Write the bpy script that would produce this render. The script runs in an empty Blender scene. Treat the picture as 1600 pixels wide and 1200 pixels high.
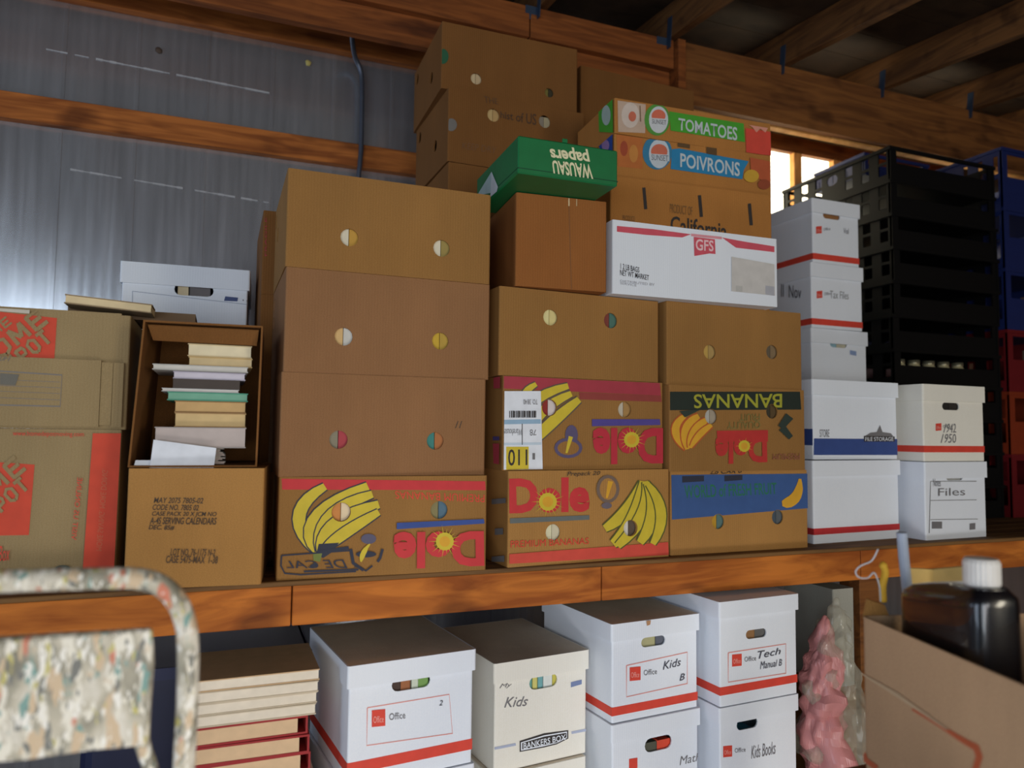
import bpy, bmesh, math, random
from mathutils import Vector, Matrix, geometry
random.seed(7)
scene = bpy.context.scene
col = scene.collection
R = math.radians

# ------------------------------------------------------------------ camera
YAW, PITCH, ROLL, FPX = R(21.385), R(3.685), R(.679), 1159.88
fw = Vector((math.sin(YAW)*math.cos(PITCH), math.cos(YAW)*math.cos(PITCH), math.sin(PITCH)))
rt0 = Vector((math.cos(YAW), -math.sin(YAW), 0)); up0 = rt0.cross(fw)
rt = rt0*math.cos(ROLL)+up0*math.sin(ROLL); up = -rt0*math.sin(ROLL)+up0*math.cos(ROLL)
CAM = Vector((0, 0, 1.4))
cam_data = bpy.data.cameras.new('camera'); cam = bpy.data.objects.new('camera', cam_data)
col.objects.link(cam)
cam.matrix_world = Matrix(((rt.x, up.x, -fw.x, CAM.x), (rt.y, up.y, -fw.y, CAM.y), (rt.z, up.z, -fw.z, CAM.z), (0, 0, 0, 1)))
cam_data.sensor_width = 36; cam_data.lens = FPX/1600*36
cam_data.clip_start = .05
cam_data.dof.use_dof = True; cam_data.dof.focus_distance = 1.95; cam_data.dof.aperture_fstop = 2.2
scene.camera = cam

# ------------------------------------------------------------------ light, exposure
scene.view_settings.view_transform = 'Standard'
scene.view_settings.look = 'None'
scene.view_settings.gamma = 1
scene.view_settings.use_curve_mapping = False
scene.view_settings.exposure = 0.0
world = bpy.data.worlds.new('world'); scene.world = world; world.use_nodes = True
world.node_tree.nodes['Background'].inputs[0].default_value = (.55, .68, 1, 1)
world.node_tree.nodes['Background'].inputs[1].default_value = .06
def area(name, loc, target, sx, sy, power, color):
    l = bpy.data.lights.new(name, 'AREA'); l.shape = 'RECTANGLE'; l.size = sx; l.size_y = sy
    l.energy = power; l.color = color
    o = bpy.data.objects.new(name, l); col.objects.link(o); o.location = loc
    o.rotation_euler = (Vector(target)-Vector(loc)).to_track_quat('-Z', 'Z').to_euler()
    return o
# big open door behind the camera to the left
area('doorway_daylight', (-2.9, -3.0, 1.75), (-2.9, 0, 1.70), 3.2, 3.0, 100, (.77, .89, 1))
# added fill lamps with no seen source, for the shelf front and lower boxes
area('front_fill', (-.3, -2.3, 1.25), (.7, 1.8, 1.0), 2.6, 1.0, 36, (1, .98, .98))
area('low_front_fill', (.85, .15, .26), (1.05, 1.75, .70), 1.9, .35, 15, (1, .98, .97))
# side opening far to the left
area('side_opening_daylight', (-4.5, 1.2, 1.3), (0, 1.9, 1.3), 1.6, 2.0, 44, (.66, .80, 1))
area('rear_right_fill', (2.25, -2.5, 1.55), (1.0, .7, 1.15), .55, 1.4, 30, (1, .91, .72))  # added lamp, placed for a bright reflection on the jug's near end

# ------------------------------------------------------------------ helpers
def tag(o, label=None, cat=None, group=None, kind=None):
    if label: o['label'] = label
    if cat: o['category'] = cat
    if group: o['group'] = group
    if kind: o['kind'] = kind
    return o
def empty(name, loc=(0, 0, 0), rz=0, rx=0, ry=0, label=None, cat=None, group=None):
    o = bpy.data.objects.new(name, None); col.objects.link(o)
    o.empty_display_size = .1
    o.location = loc; o.rotation_euler = (R(rx), R(ry), R(rz))
    return tag(o, label, cat, group)
def link(name, me, m, parent=None):
    if m is not None:
        for mm in (m if isinstance(m, (list, tuple)) else [m]): me.materials.append(mm)
    o = bpy.data.objects.new(name, me); col.objects.link(o)
    if parent: o.parent = parent
    return o
def from_bm(name, bm, m, parent=None, smooth=False):
    me = bpy.data.meshes.new(name); bm.to_mesh(me); bm.free()
    if smooth:
        for p in me.polygons: p.use_smooth = True
    return link(name, me, m, parent)
def add_box(bm, x0, x1, y0, y1, z0, z1, bev=0, mi=0, M=None):
    r = bmesh.ops.create_cube(bm, size=1)
    vs = r['verts']
    for v in vs:
        v.co = Vector(((x0+x1)/2+v.co.x*(x1-x0), (y0+y1)/2+v.co.y*(y1-y0), (z0+z1)/2+v.co.z*(z1-z0)))
    if M is not None:
        for v in vs: v.co = M @ v.co
    fs = {f for v in vs for f in v.link_faces}
    for f in fs: f.material_index = mi
    if bev:
        es = list({e for v in vs for e in v.link_edges})
        r = bmesh.ops.bevel(bm, geom=es, offset=bev, segments=1, affect='EDGES', profile=.5)
        for f in r['faces']: f.material_index = mi
def box(name, d, m, parent=None, bev=0):
    bm = bmesh.new(); add_box(bm, *d, bev=bev); return from_bm(name, bm, m, parent)
def tube_mesh(pts, r, seg=10, cap=True):
    bm = bmesh.new(); rings = []
    pts = [Vector(p) for p in pts]; prev = None
    for i, p in enumerate(pts):
        t = (pts[min(i+1, len(pts)-1)]-pts[max(i-1, 0)]).normalized()
        n = (prev - t*prev.dot(t)) if prev is not None else t.orthogonal()
        n.normalize(); prev = n; b = t.cross(n)
        rr = r[i] if isinstance(r, (list, tuple)) else r
        rings.append([bm.verts.new(p+(n*math.cos(a)+b*math.sin(a))*rr) for a in [2*math.pi*k/seg for k in range(seg)]])
    for a, b in zip(rings, rings[1:]):
        for k in range(seg): bm.faces.new((a[k], a[(k+1) % seg], b[(k+1) % seg], b[k]))
    if cap: bm.faces.new(rings[0][::-1]); bm.faces.new(rings[-1])
    return bm
def smooth_path(pts, n=8):
    out = []; P = [Vector(p) for p in pts]
    for i in range(len(P)-1):
        p0, p1, p2, p3 = P[max(i-1, 0)], P[i], P[i+1], P[min(i+2, len(P)-1)]
        for k in range(n):
            t = k/n
            out.append(.5*((2*p1)+(p2-p0)*t+(2*p0-5*p1+4*p2-p3)*t*t+(3*p1-p0-3*p2+p3)*t**3))
    return out+[P[-1]]
def sr(r, g, b):
    f = lambda c: (c/255/12.92) if c/255 <= .04045 else ((c/255+.055)/1.055)**2.4
    return (f(r), f(g), f(b), 1)

# ------------------------------------------------------------------ materials
MC = {}
def nodes(m):
    m.use_nodes = True; return m.node_tree.nodes, m.node_tree.links, m.node_tree.nodes['Principled BSDF']
def plain(rgb, rough=.7, metal=0, var=.06, scale=30, bump=0, coat=0):
    k = ('p', rgb, rough, metal, var, scale, bump, coat)
    if k in MC: return MC[k]
    m = bpy.data.materials.new('surface_%d' % len(MC)); N, L, b = nodes(m)
    c = sr(*rgb); b.inputs['Roughness'].default_value = rough; b.inputs['Metallic'].default_value = metal
    b.inputs['Coat Weight'].default_value = coat
    t = N.new('ShaderNodeTexCoord'); n = N.new('ShaderNodeTexNoise'); n.inputs['Scale'].default_value = scale
    n.inputs['Detail'].default_value = 3
    L.new(t.outputs['Object'], n.inputs['Vector'])
    r = N.new('ShaderNodeValToRGB'); L.new(n.outputs['Fac'], r.inputs[0])
    r.color_ramp.elements[0].position = .3; r.color_ramp.elements[1].position = .7
    r.color_ramp.elements[0].color = tuple(x*(1-var) for x in c[:3])+(1,)
    r.color_ramp.elements[1].color = tuple(min(1, x*(1+var)) for x in c[:3])+(1,)
    L.new(r.outputs[0], b.inputs['Base Color'])
    if bump:
        bp = N.new('ShaderNodeBump'); bp.inputs['Strength'].default_value = bump; bp.inputs['Distance'].default_value = .002
        L.new(n.outputs['Fac'], bp.inputs['Height']); L.new(bp.outputs[0], b.inputs['Normal'])
    MC[k] = m; return m
def board(rgb, var=.10, streak=.35, rough=.85):
    """corrugated board: blotchy colour, faint vertical flutes in the relief"""
    k = ('b', rgb, var, streak)
    if k in MC: return MC[k]
    m = bpy.data.materials.new('corrugated_board_%d' % len(MC)); N, L, b = nodes(m)
    c = sr(*rgb); b.inputs['Roughness'].default_value = rough
    b.inputs['Specular IOR Level'].default_value = .25
    t = N.new('ShaderNodeTexCoord')
    n = N.new('ShaderNodeTexNoise'); n.inputs['Scale'].default_value = 5; n.inputs['Detail'].default_value = 6
    n.inputs['Roughness'].default_value = .65
    mp = N.new('ShaderNodeMapping'); mp.inputs['Scale'].default_value = (1, 1, .35)
    L.new(t.outputs['Object'], mp.inputs[0]); L.new(mp.outputs[0], n.inputs['Vector'])
    r = N.new('ShaderNodeValToRGB'); L.new(n.outputs['Fac'], r.inputs[0])
    r.color_ramp.elements[0].position = .3; r.color_ramp.elements[1].position = .7
    r.color_ramp.elements[0].color = tuple(x*(1-var) for x in c[:3])+(1,)
    r.color_ramp.elements[1].color = tuple(min(1, x*(1+var)) for x in c[:3])+(1,)
    g = N.new('ShaderNodeTexNoise'); g.inputs['Scale'].default_value = 420; g.inputs['Detail'].default_value = 1
    L.new(t.outputs['Object'], g.inputs['Vector'])
    mx = N.new('ShaderNodeMixRGB'); mx.blend_type = 'OVERLAY'; mx.inputs[0].default_value = .25
    L.new(r.outputs[0], mx.inputs[1]); L.new(g.outputs['Fac'], mx.inputs[2]); L.new(mx.outputs[0], b.inputs['Base Color'])
    w = N.new('ShaderNodeTexWave'); w.wave_type = 'BANDS'; w.bands_direction = 'X'; w.inputs['Scale'].default_value = 45
    w.inputs['Distortion'].default_value = .4
    L.new(t.outputs['Object'], w.inputs['Vector'])
    bp = N.new('ShaderNodeBump'); bp.inputs['Strength'].default_value = streak; bp.inputs['Distance'].default_value = .0006
    L.new(w.outputs['Fac'], bp.inputs['Height']); L.new(bp.outputs[0], b.inputs['Normal'])
    MC[k] = m; return m
def wood(rgb, dark, scale=(1.2, 14, 14), rough=.75, knots=True):
    k = ('w', rgb, dark, scale)
    if k in MC: return MC[k]
    m = bpy.data.materials.new('timber_%d' % len(MC)); N, L, b = nodes(m)
    b.inputs['Roughness'].default_value = rough; b.inputs['Specular IOR Level'].default_value = .3
    t = N.new('ShaderNodeTexCoord'); mp = N.new('ShaderNodeMapping'); mp.inputs['Scale'].default_value = scale
    L.new(t.outputs['Object'], mp.inputs[0])
    n = N.new('ShaderNodeTexNoise'); n.inputs['Scale'].default_value = 2.2; n.inputs['Detail'].default_value = 8
    n.inputs['Distortion'].default_value = 1.2
    L.new(mp.outputs[0], n.inputs['Vector'])
    r = N.new('ShaderNodeValToRGB'); L.new(n.outputs['Fac'], r.inputs[0])
    r.color_ramp.elements[0].position = .36; r.color_ramp.elements[1].position = .62
    r.color_ramp.elements[0].color = sr(*dark); r.color_ramp.elements[1].color = sr(*rgb)
    v = N.new('ShaderNodeTexNoise'); v.inputs['Scale'].default_value = 4.5; v.inputs['Detail'].default_value = 2
    mp2 = N.new('ShaderNodeMapping'); mp2.inputs['Scale'].default_value = (1, 2, 2); L.new(t.outputs['Object'], mp2.inputs[0])
    L.new(mp2.outputs[0], v.inputs['Vector'])
    r2 = N.new('ShaderNodeValToRGB'); L.new(v.outputs['Fac'], r2.inputs[0])
    r2.color_ramp.elements[0].position = .58; r2.color_ramp.elements[1].position = .72
    r2.color_ramp.elements[0].color = (1, 1, 1, 1); r2.color_ramp.elements[1].color = (.35, .3, .28, 1)
    mx = N.new('ShaderNodeMixRGB'); mx.blend_type = 'MULTIPLY'; mx.inputs[0].default_value = .8 if knots else .3
    L.new(r.outputs[0], mx.inputs[1]); L.new(r2.outputs[0], mx.inputs[2]); L.new(mx.outputs[0], b.inputs['Base Color'])
    bp = N.new('ShaderNodeBump'); bp.inputs['Strength'].default_value = .3; bp.inputs['Distance'].default_value = .002
    L.new(n.outputs['Fac'], bp.inputs['Height']); L.new(bp.outputs[0], b.inputs['Normal'])
    MC[k] = m; return m
def splatter():
    m = bpy.data.materials.new('paint_splatter'); N, L, b = nodes(m); b.inputs['Roughness'].default_value = .6
    t = N.new('ShaderNodeTexCoord')
    def noise(s, d=4, st=(1, 1, 1), rot=0):
        mp = N.new('ShaderNodeMapping'); mp.inputs['Scale'].default_value = st; mp.inputs['Rotation'].default_value = (0, rot, 0)
        n = N.new('ShaderNodeTexNoise'); n.inputs['Scale'].default_value = s; n.inputs['Detail'].default_value = d
        L.new(t.outputs['Object'], mp.inputs[0]); L.new(mp.outputs[0], n.inputs['Vector']); return n
    base = N.new('ShaderNodeValToRGB'); n = noise(26, 7, (1, 1, .6), .8); L.new(n.outputs['Fac'], base.inputs[0])
    cr = base.color_ramp; cr.elements[0].position = .33; cr.elements[0].color = sr(128, 124, 108)
    cr.elements[1].position = .68; cr.elements[1].color = sr(222, 216, 202)
    e = cr.elements.new(.46); e.color = sr(168, 162, 144)
    e = cr.elements.new(.54); e.color = sr(196, 188, 168)
    cur = base.outputs[0]
    for s, th, c, seed in ((60, .56, (232, 226, 210), 0), (52, .64, (124, 160, 152), 3), (30, .66, (206, 126, 100), 7), (60, .66, (196, 186, 112), 11), (66, .64, (122, 122, 116), 15), (44, .60, (208, 184, 152), 19), (90, .62, (240, 236, 226), 23)):
        mp = N.new('ShaderNodeMapping'); mp.inputs['Location'].default_value = (seed, seed*1.7, seed*.6)
        mp.inputs['Rotation'].default_value = (0, .7, 0); mp.inputs['Scale'].default_value = (1.5, 1, .6)
        L.new(t.outputs['Object'], mp.inputs[0])
        n = N.new('ShaderNodeTexNoise'); n.inputs['Scale'].default_value = s; n.inputs['Detail'].default_value = 2
        L.new(mp.outputs[0], n.inputs['Vector'])
        r = N.new('ShaderNodeValToRGB'); r.color_ramp.elements[0].position = th-.02; r.color_ramp.elements[1].position = th+.02
        L.new(n.outputs['Fac'], r.inputs[0])
        mx = N.new('ShaderNodeMixRGB'); L.new(r.outputs[0], mx.inputs[0]); L.new(cur, mx.inputs[1]); mx.inputs[2].default_value = sr(*c)
        cur = mx.outputs[0]
    L.new(cur, b.inputs['Base Color'])
    bp = N.new('ShaderNodeBump'); bp.inputs['Strength'].default_value = .5; bp.inputs['Distance'].default_value = .002
    n = noise(40); L.new(n.outputs['Fac'], bp.inputs['Height']); L.new(bp.outputs[0], b.inputs['Normal'])
    return m
def siding():
    m = bpy.data.materials.new('galvanised_siding'); N, L, b = nodes(m)
    b.inputs['Metallic'].default_value = .8
    t = N.new('ShaderNodeTexCoord')
    mp = N.new('ShaderNodeMapping'); mp.inputs['Scale'].default_value = (22, 1, 1.3); L.new(t.outputs['Object'], mp.inputs[0])
    n = N.new('ShaderNodeTexNoise'); n.inputs['Scale'].default_value = 2; n.inputs['Detail'].default_value = 6; L.new(mp.outputs[0], n.inputs['Vector'])
    r = N.new('ShaderNodeValToRGB'); L.new(n.outputs['Fac'], r.inputs[0])
    r.color_ramp.elements[0].position = .3; r.color_ramp.elements[1].position = .75
    r.color_ramp.elements[0].color = sr(198, 201, 208); r.color_ramp.elements[1].color = sr(218, 221, 229)
    L.new(r.outputs[0], b.inputs['Base Color'])
    r2 = N.new('ShaderNodeValToRGB'); L.new(n.outputs['Fac'], r2.inputs[0])
    r2.color_ramp.elements[0].color = (.16, .16, .16, 1); r2.color_ramp.elements[1].color = (.24, .24, .24, 1)
    L.new(r2.outputs[0], b.inputs['Roughness'])
    w = N.new('ShaderNodeTexWave'); w.bands_direction = 'X'; w.inputs['Scale'].default_value = 9; w.inputs['Distortion'].default_value = .3
    L.new(t.outputs['Object'], w.inputs['Vector'])
    bp = N.new('ShaderNodeBump'); bp.inputs['Strength'].default_value = .06; bp.inputs['Distance'].default_value = .002
    L.new(w.outputs['Fac'], bp.inputs['Height']); L.new(bp.outputs[0], b.inputs['Normal'])
    return m
def emit(rgb, s):
    m = bpy.data.materials.new('daylit_pane'); N, L, b = nodes(m)
    b.inputs['Base Color'].default_value = sr(*rgb); b.inputs['Emission Color'].default_value = sr(*rgb); b.inputs['Emission Strength'].default_value = s
    return m
def clear(rgb, alpha=.35, rough=.15):
    m = bpy.data.materials.new('clear_film'); N, L, b = nodes(m)
    b.inputs['Base Color'].default_value = sr(*rgb); b.inputs['Roughness'].default_value = rough; b.inputs['Alpha'].default_value = alpha
    return m

KRAFT = board((154, 111, 60)); KRAFT_G = board((148, 106, 70)); KRAFT_L = board((176, 128, 70)); KRAFT_R = board((151, 94, 46))
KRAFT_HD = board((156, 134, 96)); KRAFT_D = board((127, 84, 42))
WHITE = board((234, 239, 247), var=.02, streak=.15); WHITE_W = board((240, 236, 224), var=.04, streak=.15)
GREYSIDE = board((196, 196, 196), var=.05, streak=.1)
TAN_LID = board((224, 210, 188), var=.12, streak=.1)
RED = plain((206, 52, 56)); ORANGE = plain((214, 72, 44)); INKRED = plain((222, 70, 52)); DKINK = plain((52, 46, 44)); GREYINK = plain((120, 118, 120))
YEL = plain((214, 190, 52)); YELO = plain((226, 168, 44)); BLUEBAR = plain((52, 78, 150)); NAVY = plain((44, 48, 66)); BLUE = plain((58, 92, 150)); BLACKG = plain((30, 42, 34))
LIMEGREEN = plain((70, 160, 44)); GREEN = plain((12, 112, 60), rough=.5); CYAN = plain((36, 130, 178)); INKGREEN = plain((40, 118, 88))
PAPER = plain((232, 236, 244)); CREAM = plain((226, 204, 160)); MAG = plain((172, 56, 70))
TIMBER = wood((196, 122, 58), (150, 82, 34)); TIMBER_D = wood((136, 86, 42), (104, 62, 30)); TIMBER_G = wood((148, 84, 38), (112, 60, 26)); GIRT = wood((192, 114, 52), (146, 80, 34))
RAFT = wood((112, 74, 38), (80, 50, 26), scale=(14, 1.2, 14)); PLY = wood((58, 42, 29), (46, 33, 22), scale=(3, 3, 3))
BLACKP = plain((11, 11, 12), rough=.6); BLACKP.node_tree.nodes['Principled BSDF'].inputs['Specular IOR Level'].default_value = .2; BLUEP = plain((20, 36, 92), rough=.55); REDP = plain((104, 14, 22), rough=.55); ORANGEP = plain((130, 46, 18), rough=.55)
SPLAT = splatter()

# ------------------------------------------------------------------ cartons
def inside(p, poly):
    c = False; j = len(poly)-1
    for i in range(len(poly)):
        a, b = poly[i], poly[j]
        if (a[1] > p[1]) != (b[1] > p[1]) and p[0] < (b[0]-a[0])*(p[1]-a[1])/(b[1]-a[1])+a[0]: c = not c
        j = i
    return c
def cdt_panel(W, H, vlines, holes):
    """triangulate a W x H sheet with vertical crease lines and holes (polygons)"""
    pts = []; edges = []
    def loop(ps):
        s = len(pts); pts.extend(Vector(p) for p in ps); n = len(ps)
        edges.extend((s+i, s+(i+1) % n) for i in range(n))
    xs = [0]+sorted(vlines)+[W]
    s = len(pts); n = len(xs)
    pts.extend(Vector((x, 0)) for x in xs); pts.extend(Vector((x, H)) for x in xs)
    for i in range(n-1): edges.append((s+i, s+i+1)); edges.append((s+n+i, s+n+i+1))
    for i in range(n): edges.append((s+i, s+n+i))
    for h in holes: loop(h)
    vo, eo, fo, *_ = geometry.delaunay_2d_cdt(pts, edges, [], 0, 1e-6)
    fs = []
    for f in fo:
        c = sum((vo[i] for i in f), Vector((0, 0)))/len(f)
        if not any(inside(c, h) for h in holes): fs.append(f)
    return vo, fs
def ell(cx, cy, rx, ry, n=16):
    return [(cx+rx*math.cos(2*math.pi*k/n), cy+ry*math.sin(2*math.pi*k/n)) for k in range(n)]
def stadium(cx, cy, w, h, n=6):
    r = h/2; out = []
    for k in range(n+1): a = -math.pi/2+math.pi*k/n; out.append((cx+w/2-r+r*math.cos(a), cy+r*math.sin(a)))
    for k in range(n+1): a = math.pi/2+math.pi*k/n; out.append((cx-w/2+r+r*math.cos(a), cy+r*math.sin(a)))
    return out
def sleeve(name, w, d, h, m, parent, front=(), left=(), x0=0, y0=0, z0=0, r=.005, t=.004):
    """four corrugated walls with rounded vertical corners; holes cut in front / left wall.
    front holes in (x,z); left holes in (y,z), local coordinates"""
    a = math.pi/2*r
    segs = []; s = 0
    for Lf in (w-2*r, d-2*r, w-2*r, d-2*r): segs.append((s, s+Lf)); s += Lf+a
    W = s; vl = []
    for (s0, s1) in segs: vl += [s1]+[s1+a*k/3 for k in (1, 2)]+[s1+a]
    vl = [v for v in vl if v < W-1e-6]
    hs = [[(x-x0-r, z-z0) for x, z in h_] for h_ in front]
    l0 = segs[3][0]
    hs += [[(l0+(d-r-(y-y0)), z-z0) for y, z in h_] for h_ in left]
    vo, fs = cdt_panel(W, h, vl, hs)
    def mp(s):
        cs = [(w-r, r, -90), (w-r, d-r, 0), (r, d-r, 90), (r, r, 180)]
        st = [(r, 0, 1, 0), (w, r, 0, 1), (w-r, d, -1, 0), (0, d-r, 0, -1)]
        for i, (s0, s1) in enumerate(segs):
            if s <= s1+1e-7: q = st[i]; return q[0]+q[2]*(s-s0), q[1]+q[3]*(s-s0)
            if s <= s1+a+1e-7:
                c = cs[i]; an = R(c[2])+(s-s1)/r; return c[0]+r*math.cos(an), c[1]+r*math.sin(an)
        return r, 0
    vs = [(x0+mp(v.x)[0], y0+mp(v.x)[1], z0+v.y) for v in vo]
    me = bpy.data.meshes.new(name); me.from_pydata(vs, [], [list(f) for f in fs]); me.update()
    o = link(name, me, m, parent)
    md = o.modifiers.new('thickness', 'SOLIDIFY'); md.thickness = t; md.offset = -1
    return o

class Box:
    """one carton: Empty root at the bottom front left corner, faces addressed in photo pixels that are
    carried onto the real face plane"""
    def __init__(s, name, loc, w, d, h, yaw, label, cat='box', group=None, rx=0, ry=0):
        s.w, s.d, s.h = w, d, h
        s.root = empty(name, loc, yaw, rx, ry, label, cat, group)
        s.M = Matrix.Translation(Vector(loc)) @ s.root.rotation_euler.to_matrix().to_4x4()
        s.Mi = s.M.inverted(); s.label = label; s.lay = 0; s.free = False
    def px(s, x, y, face='front', off=0):
        d = fw*FPX+rt*(x-800)-up*(y-600)
        o = s.Mi @ CAM; v = s.Mi.to_3x3() @ d
        if face == 'front': t = (-off-o.y)/v.y
        else: t = (-off-o.x)/v.x
        p = o+v*t; i = getattr(s, 'inset', 0)
        if not s.free:
            p.z = min(s.h-.001, max(.001, p.z))
            if face == 'front': p.x = min(s.w-.001-i, max(.001+i, p.x))
            else: p.y = min(s.d-.002, max(.002, p.y))
        return p
    def uv(s, x, y, face='front'):
        p = s.px(x, y, face); return (p.x, p.z) if face == 'front' else (p.y, p.z)
    def eps(s):
        s.lay += 1; return .0006+.00025*s.lay
    def poly(s, name, pts, m, face='front', thick=False, label=None):
        o = s.polys(name, [(m, pts)], face)
        if label: o['label'] = label
        return o
    def polys(s, name, groups, face='front'):
        """groups: list of (material, polygon px); each later one lies over the earlier; hand holes stay open"""
        ms = []; vs = []; fs = []; mi = []; e = s.eps()
        cut = [ell(u, v, rr+.0008, rr+.0008, 20) for u, v, rr in getattr(s, 'cut', [])] if face == 'front' else []
        for m, pts in groups:
            if m not in ms: ms.append(m)
            b = len(vs); e += .00006
            P3 = [s.px(x, y, face, e) for x, y in pts]
            xs = [p.x for p in P3]; zs = [p.z for p in P3]
            near = [c for c in cut if max(q[0] for q in c) > min(xs) and min(q[0] for q in c) < max(xs) and max(q[1] for q in c) > min(zs) and min(q[1] for q in c) < max(zs)]
            if not near:
                vs += P3; fs.append(list(range(b, b+len(P3)))); mi.append(ms.index(m)); continue
            loops = [[(p.x, p.z) for p in P3]]+near; pp = []; ed = []
            for l in loops:
                k0 = len(pp); pp += [Vector(q) for q in l]; ed += [(k0+k, k0+(k+1) % len(l)) for k in range(len(l))]
            vo, eo, fo, *_ = geometry.delaunay_2d_cdt(pp, ed, [], 0, 1e-6)
            vs += [Vector((v.x, P3[0].y, v.y)) for v in vo]
            for f in fo:
                c = sum((vo[q] for q in f), Vector((0, 0)))/len(f)
                if inside(c, loops[0]) and not any(inside(c, n_) for n_ in near): fs.append([b+q for q in f]); mi.append(ms.index(m))
        s.lay = int((e-.0006)/.00025)+1
        me = bpy.data.meshes.new(name); me.from_pydata(vs, [], fs); me.update()
        for p, i in zip(me.polygons, mi): p.material_index = i
        return link(name, me, ms, s.root)
    def text(s, txt, quad, m, bold=.0, shear=0, face='front', name='lettering', mono=False):
        """quad in px: baseline-left, baseline-right, top-right, top-left of the words as read"""
        cu = bpy.data.curves.new('t', 'FONT'); cu.body = txt; cu.size = 1; cu.offset = bold; cu.shear = shear
        cu.resolution_u = 3; cu.space_line = .8
        to = bpy.data.objects.new('t', cu); me = bpy.data.meshes.new_from_object(to)
        bpy.data.objects.remove(to); bpy.data.curves.remove(cu)
        if not me.vertices: return
        xs = [v.co.x for v in me.vertices]; ys = [v.co.y for v in me.vertices]
        x0, x1, y0, y1 = min(xs), max(xs), min(ys), max(ys); e = s.eps()
        A, B, C, D = [Vector(q) for q in quad]
        for v in me.vertices:
            a = (v.co.x-x0)/(x1-x0); b = (v.co.y-y0)/(y1-y0)
            p = (A*(1-a)+B*a)*(1-b)+(D*(1-a)+C*a)*b
            v.co = s.px(p.x, p.y, face, e)
        me.materials.clear()
        return link(name, me, m, s.root)

def stroke(pts, w):
    """px polyline -> px polygon of width w (tapering ends when w is a list)"""
    P = [Vector(p) for p in pts]; L_, R_ = [], []
    for i, p in enumerate(P):
        t = (P[min(i+1, len(P)-1)]-P[max(i-1, 0)]).normalized(); n = Vector((-t.y, t.x))
        ww = (w[i] if isinstance(w, (list, tuple)) else w)/2
        L_.append(tuple(p+n*ww)); R_.append(tuple(p-n*ww))
    return L_+R_[::-1]
def bez(a, b, c, n=9):
    return [((1-t)**2*a[0]+2*t*(1-t)*b[0]+t*t*c[0], (1-t)**2*a[1]+2*t*(1-t)*b[1]+t*t*c[1]) for t in [k/n for k in range(n+1)]]
def bananas(bx, items, body, line, name='banana_print'):
    g = []
    for a, b, c, w in items:
        p = bez(a, b, c); n = len(p)-1
        wid = [w*(.22+.78*math.sin(math.pi*min(1, max(0, .04+.88*i/n)))**.6) for i in range(n+1)]
        g.append((line, stroke(p, [x+4 for x in wid]))); g.append((body, stroke(p, wid)))
    return bx.polys(name, g)
def sun(bx, cx, cy, r, m_in, m_out, n=18, ray=1.9):
    g = []
    for k in range(n):
        a = 2*math.pi*k/n; rr = r*(ray if k % 2 else ray*.8)
        g.append((m_out, [(cx+r*.6*math.cos(a-.09), cy+r*.6*math.sin(a-.09)), (cx+rr*math.cos(a), cy+rr*math.sin(a)), (cx+r*.6*math.cos(a+.09), cy+r*.6*math.sin(a+.09))]))
    g.append((m_out, ell(cx, cy, r, r, 20))); g.append((m_in, ell(cx, cy, r*.6, r*.6, 16)))
    bx.polys('sun_emblem', g)

def book(name, parent_xform, w, d, t, cover, pages, label, cat='book', group=None, spine='back', sag=0):
    """lying book: page block proud between two boards and a spine"""
    root = empty(name, label=label, cat=cat, group=group); root.matrix_world = parent_xform
    c = .0045 if name == 'binder' else min(.0025, t*.18)
    n = 8 if sag else 1
    def slab(bm, x0, x1, y0, y1, z0, z1):
        top = []; bot = []
        for i in range(n+1):
            x = x0+(x1-x0)*i/n; dz = -sag*(1-((x/w)*2-1)**2) if sag else 0
            top.append([bm.verts.new((x, y, z1+dz)) for y in (y0, y1)]); bot.append([bm.verts.new((x, y, z0+dz)) for y in (y0, y1)])
        for i in range(n):
            bm.faces.new((top[i][0], top[i+1][0], top[i+1][1], top[i][1])); bm.faces.new((bot[i][0], bot[i][1], bot[i+1][1], bot[i+1][0]))
            bm.faces.new((bot[i][0], bot[i+1][0], top[i+1][0], top[i][0])); bm.faces.new((bot[i][1], top[i][1], top[i+1][1], bot[i+1][1]))
        bm.faces.new((bot[0][0], top[0][0], top[0][1], bot[0][1])); bm.faces.new((bot[n][0], bot[n][1], top[n][1], top[n][0]))
    bm = bmesh.new(); i_ = .002
    slab(bm, i_, w-(.022 if name == 'binder' else i_), i_, d-i_, c, t-c); from_bm('pages', bm, pages, root)
    bm = bmesh.new(); slab(bm, 0, w, 0, d, 0, c); slab(bm, 0, w, 0, d, t-c, t)
    if spine == 'back': slab(bm, 0, w, d-c, d, c, t-c)
    elif spine == 'front': slab(bm, 0, w, 0, c, c, t-c)
    elif spine == 'right': slab(bm, w-c, w, 0, d, c, t-c)
    from_bm('cover', bm, cover, root)
    return root
WORD = {'left': 'left', 'right': 'right'}
def hole_books(bx, x, z, side, pair, desc, hh=.2):
    """two upright books standing just behind a hand hole"""
    for k, (rgb, word) in enumerate(pair):
        t = .036; xx = x-t if k == 0 else x+.0005
        X = bx.M @ Matrix.Translation((xx, .0065, .004)) @ Matrix.Rotation(R(90), 4, 'Y') @ Matrix.Translation((-hh, 0, 0))
        X = bx.M @ Matrix(((0, 0, 1, xx), (0, 1, 0, .0075), (-1, 0, 0, .0055+hh), (0, 0, 0, 1)))
        book('book', X, hh, .13, t-.001, plain(rgb), CREAM, '%s book, %s half of %s hand hole, %s' % (word, ('left', 'right')[k], side, desc), group='books seen through hand holes', spine='front')

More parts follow.
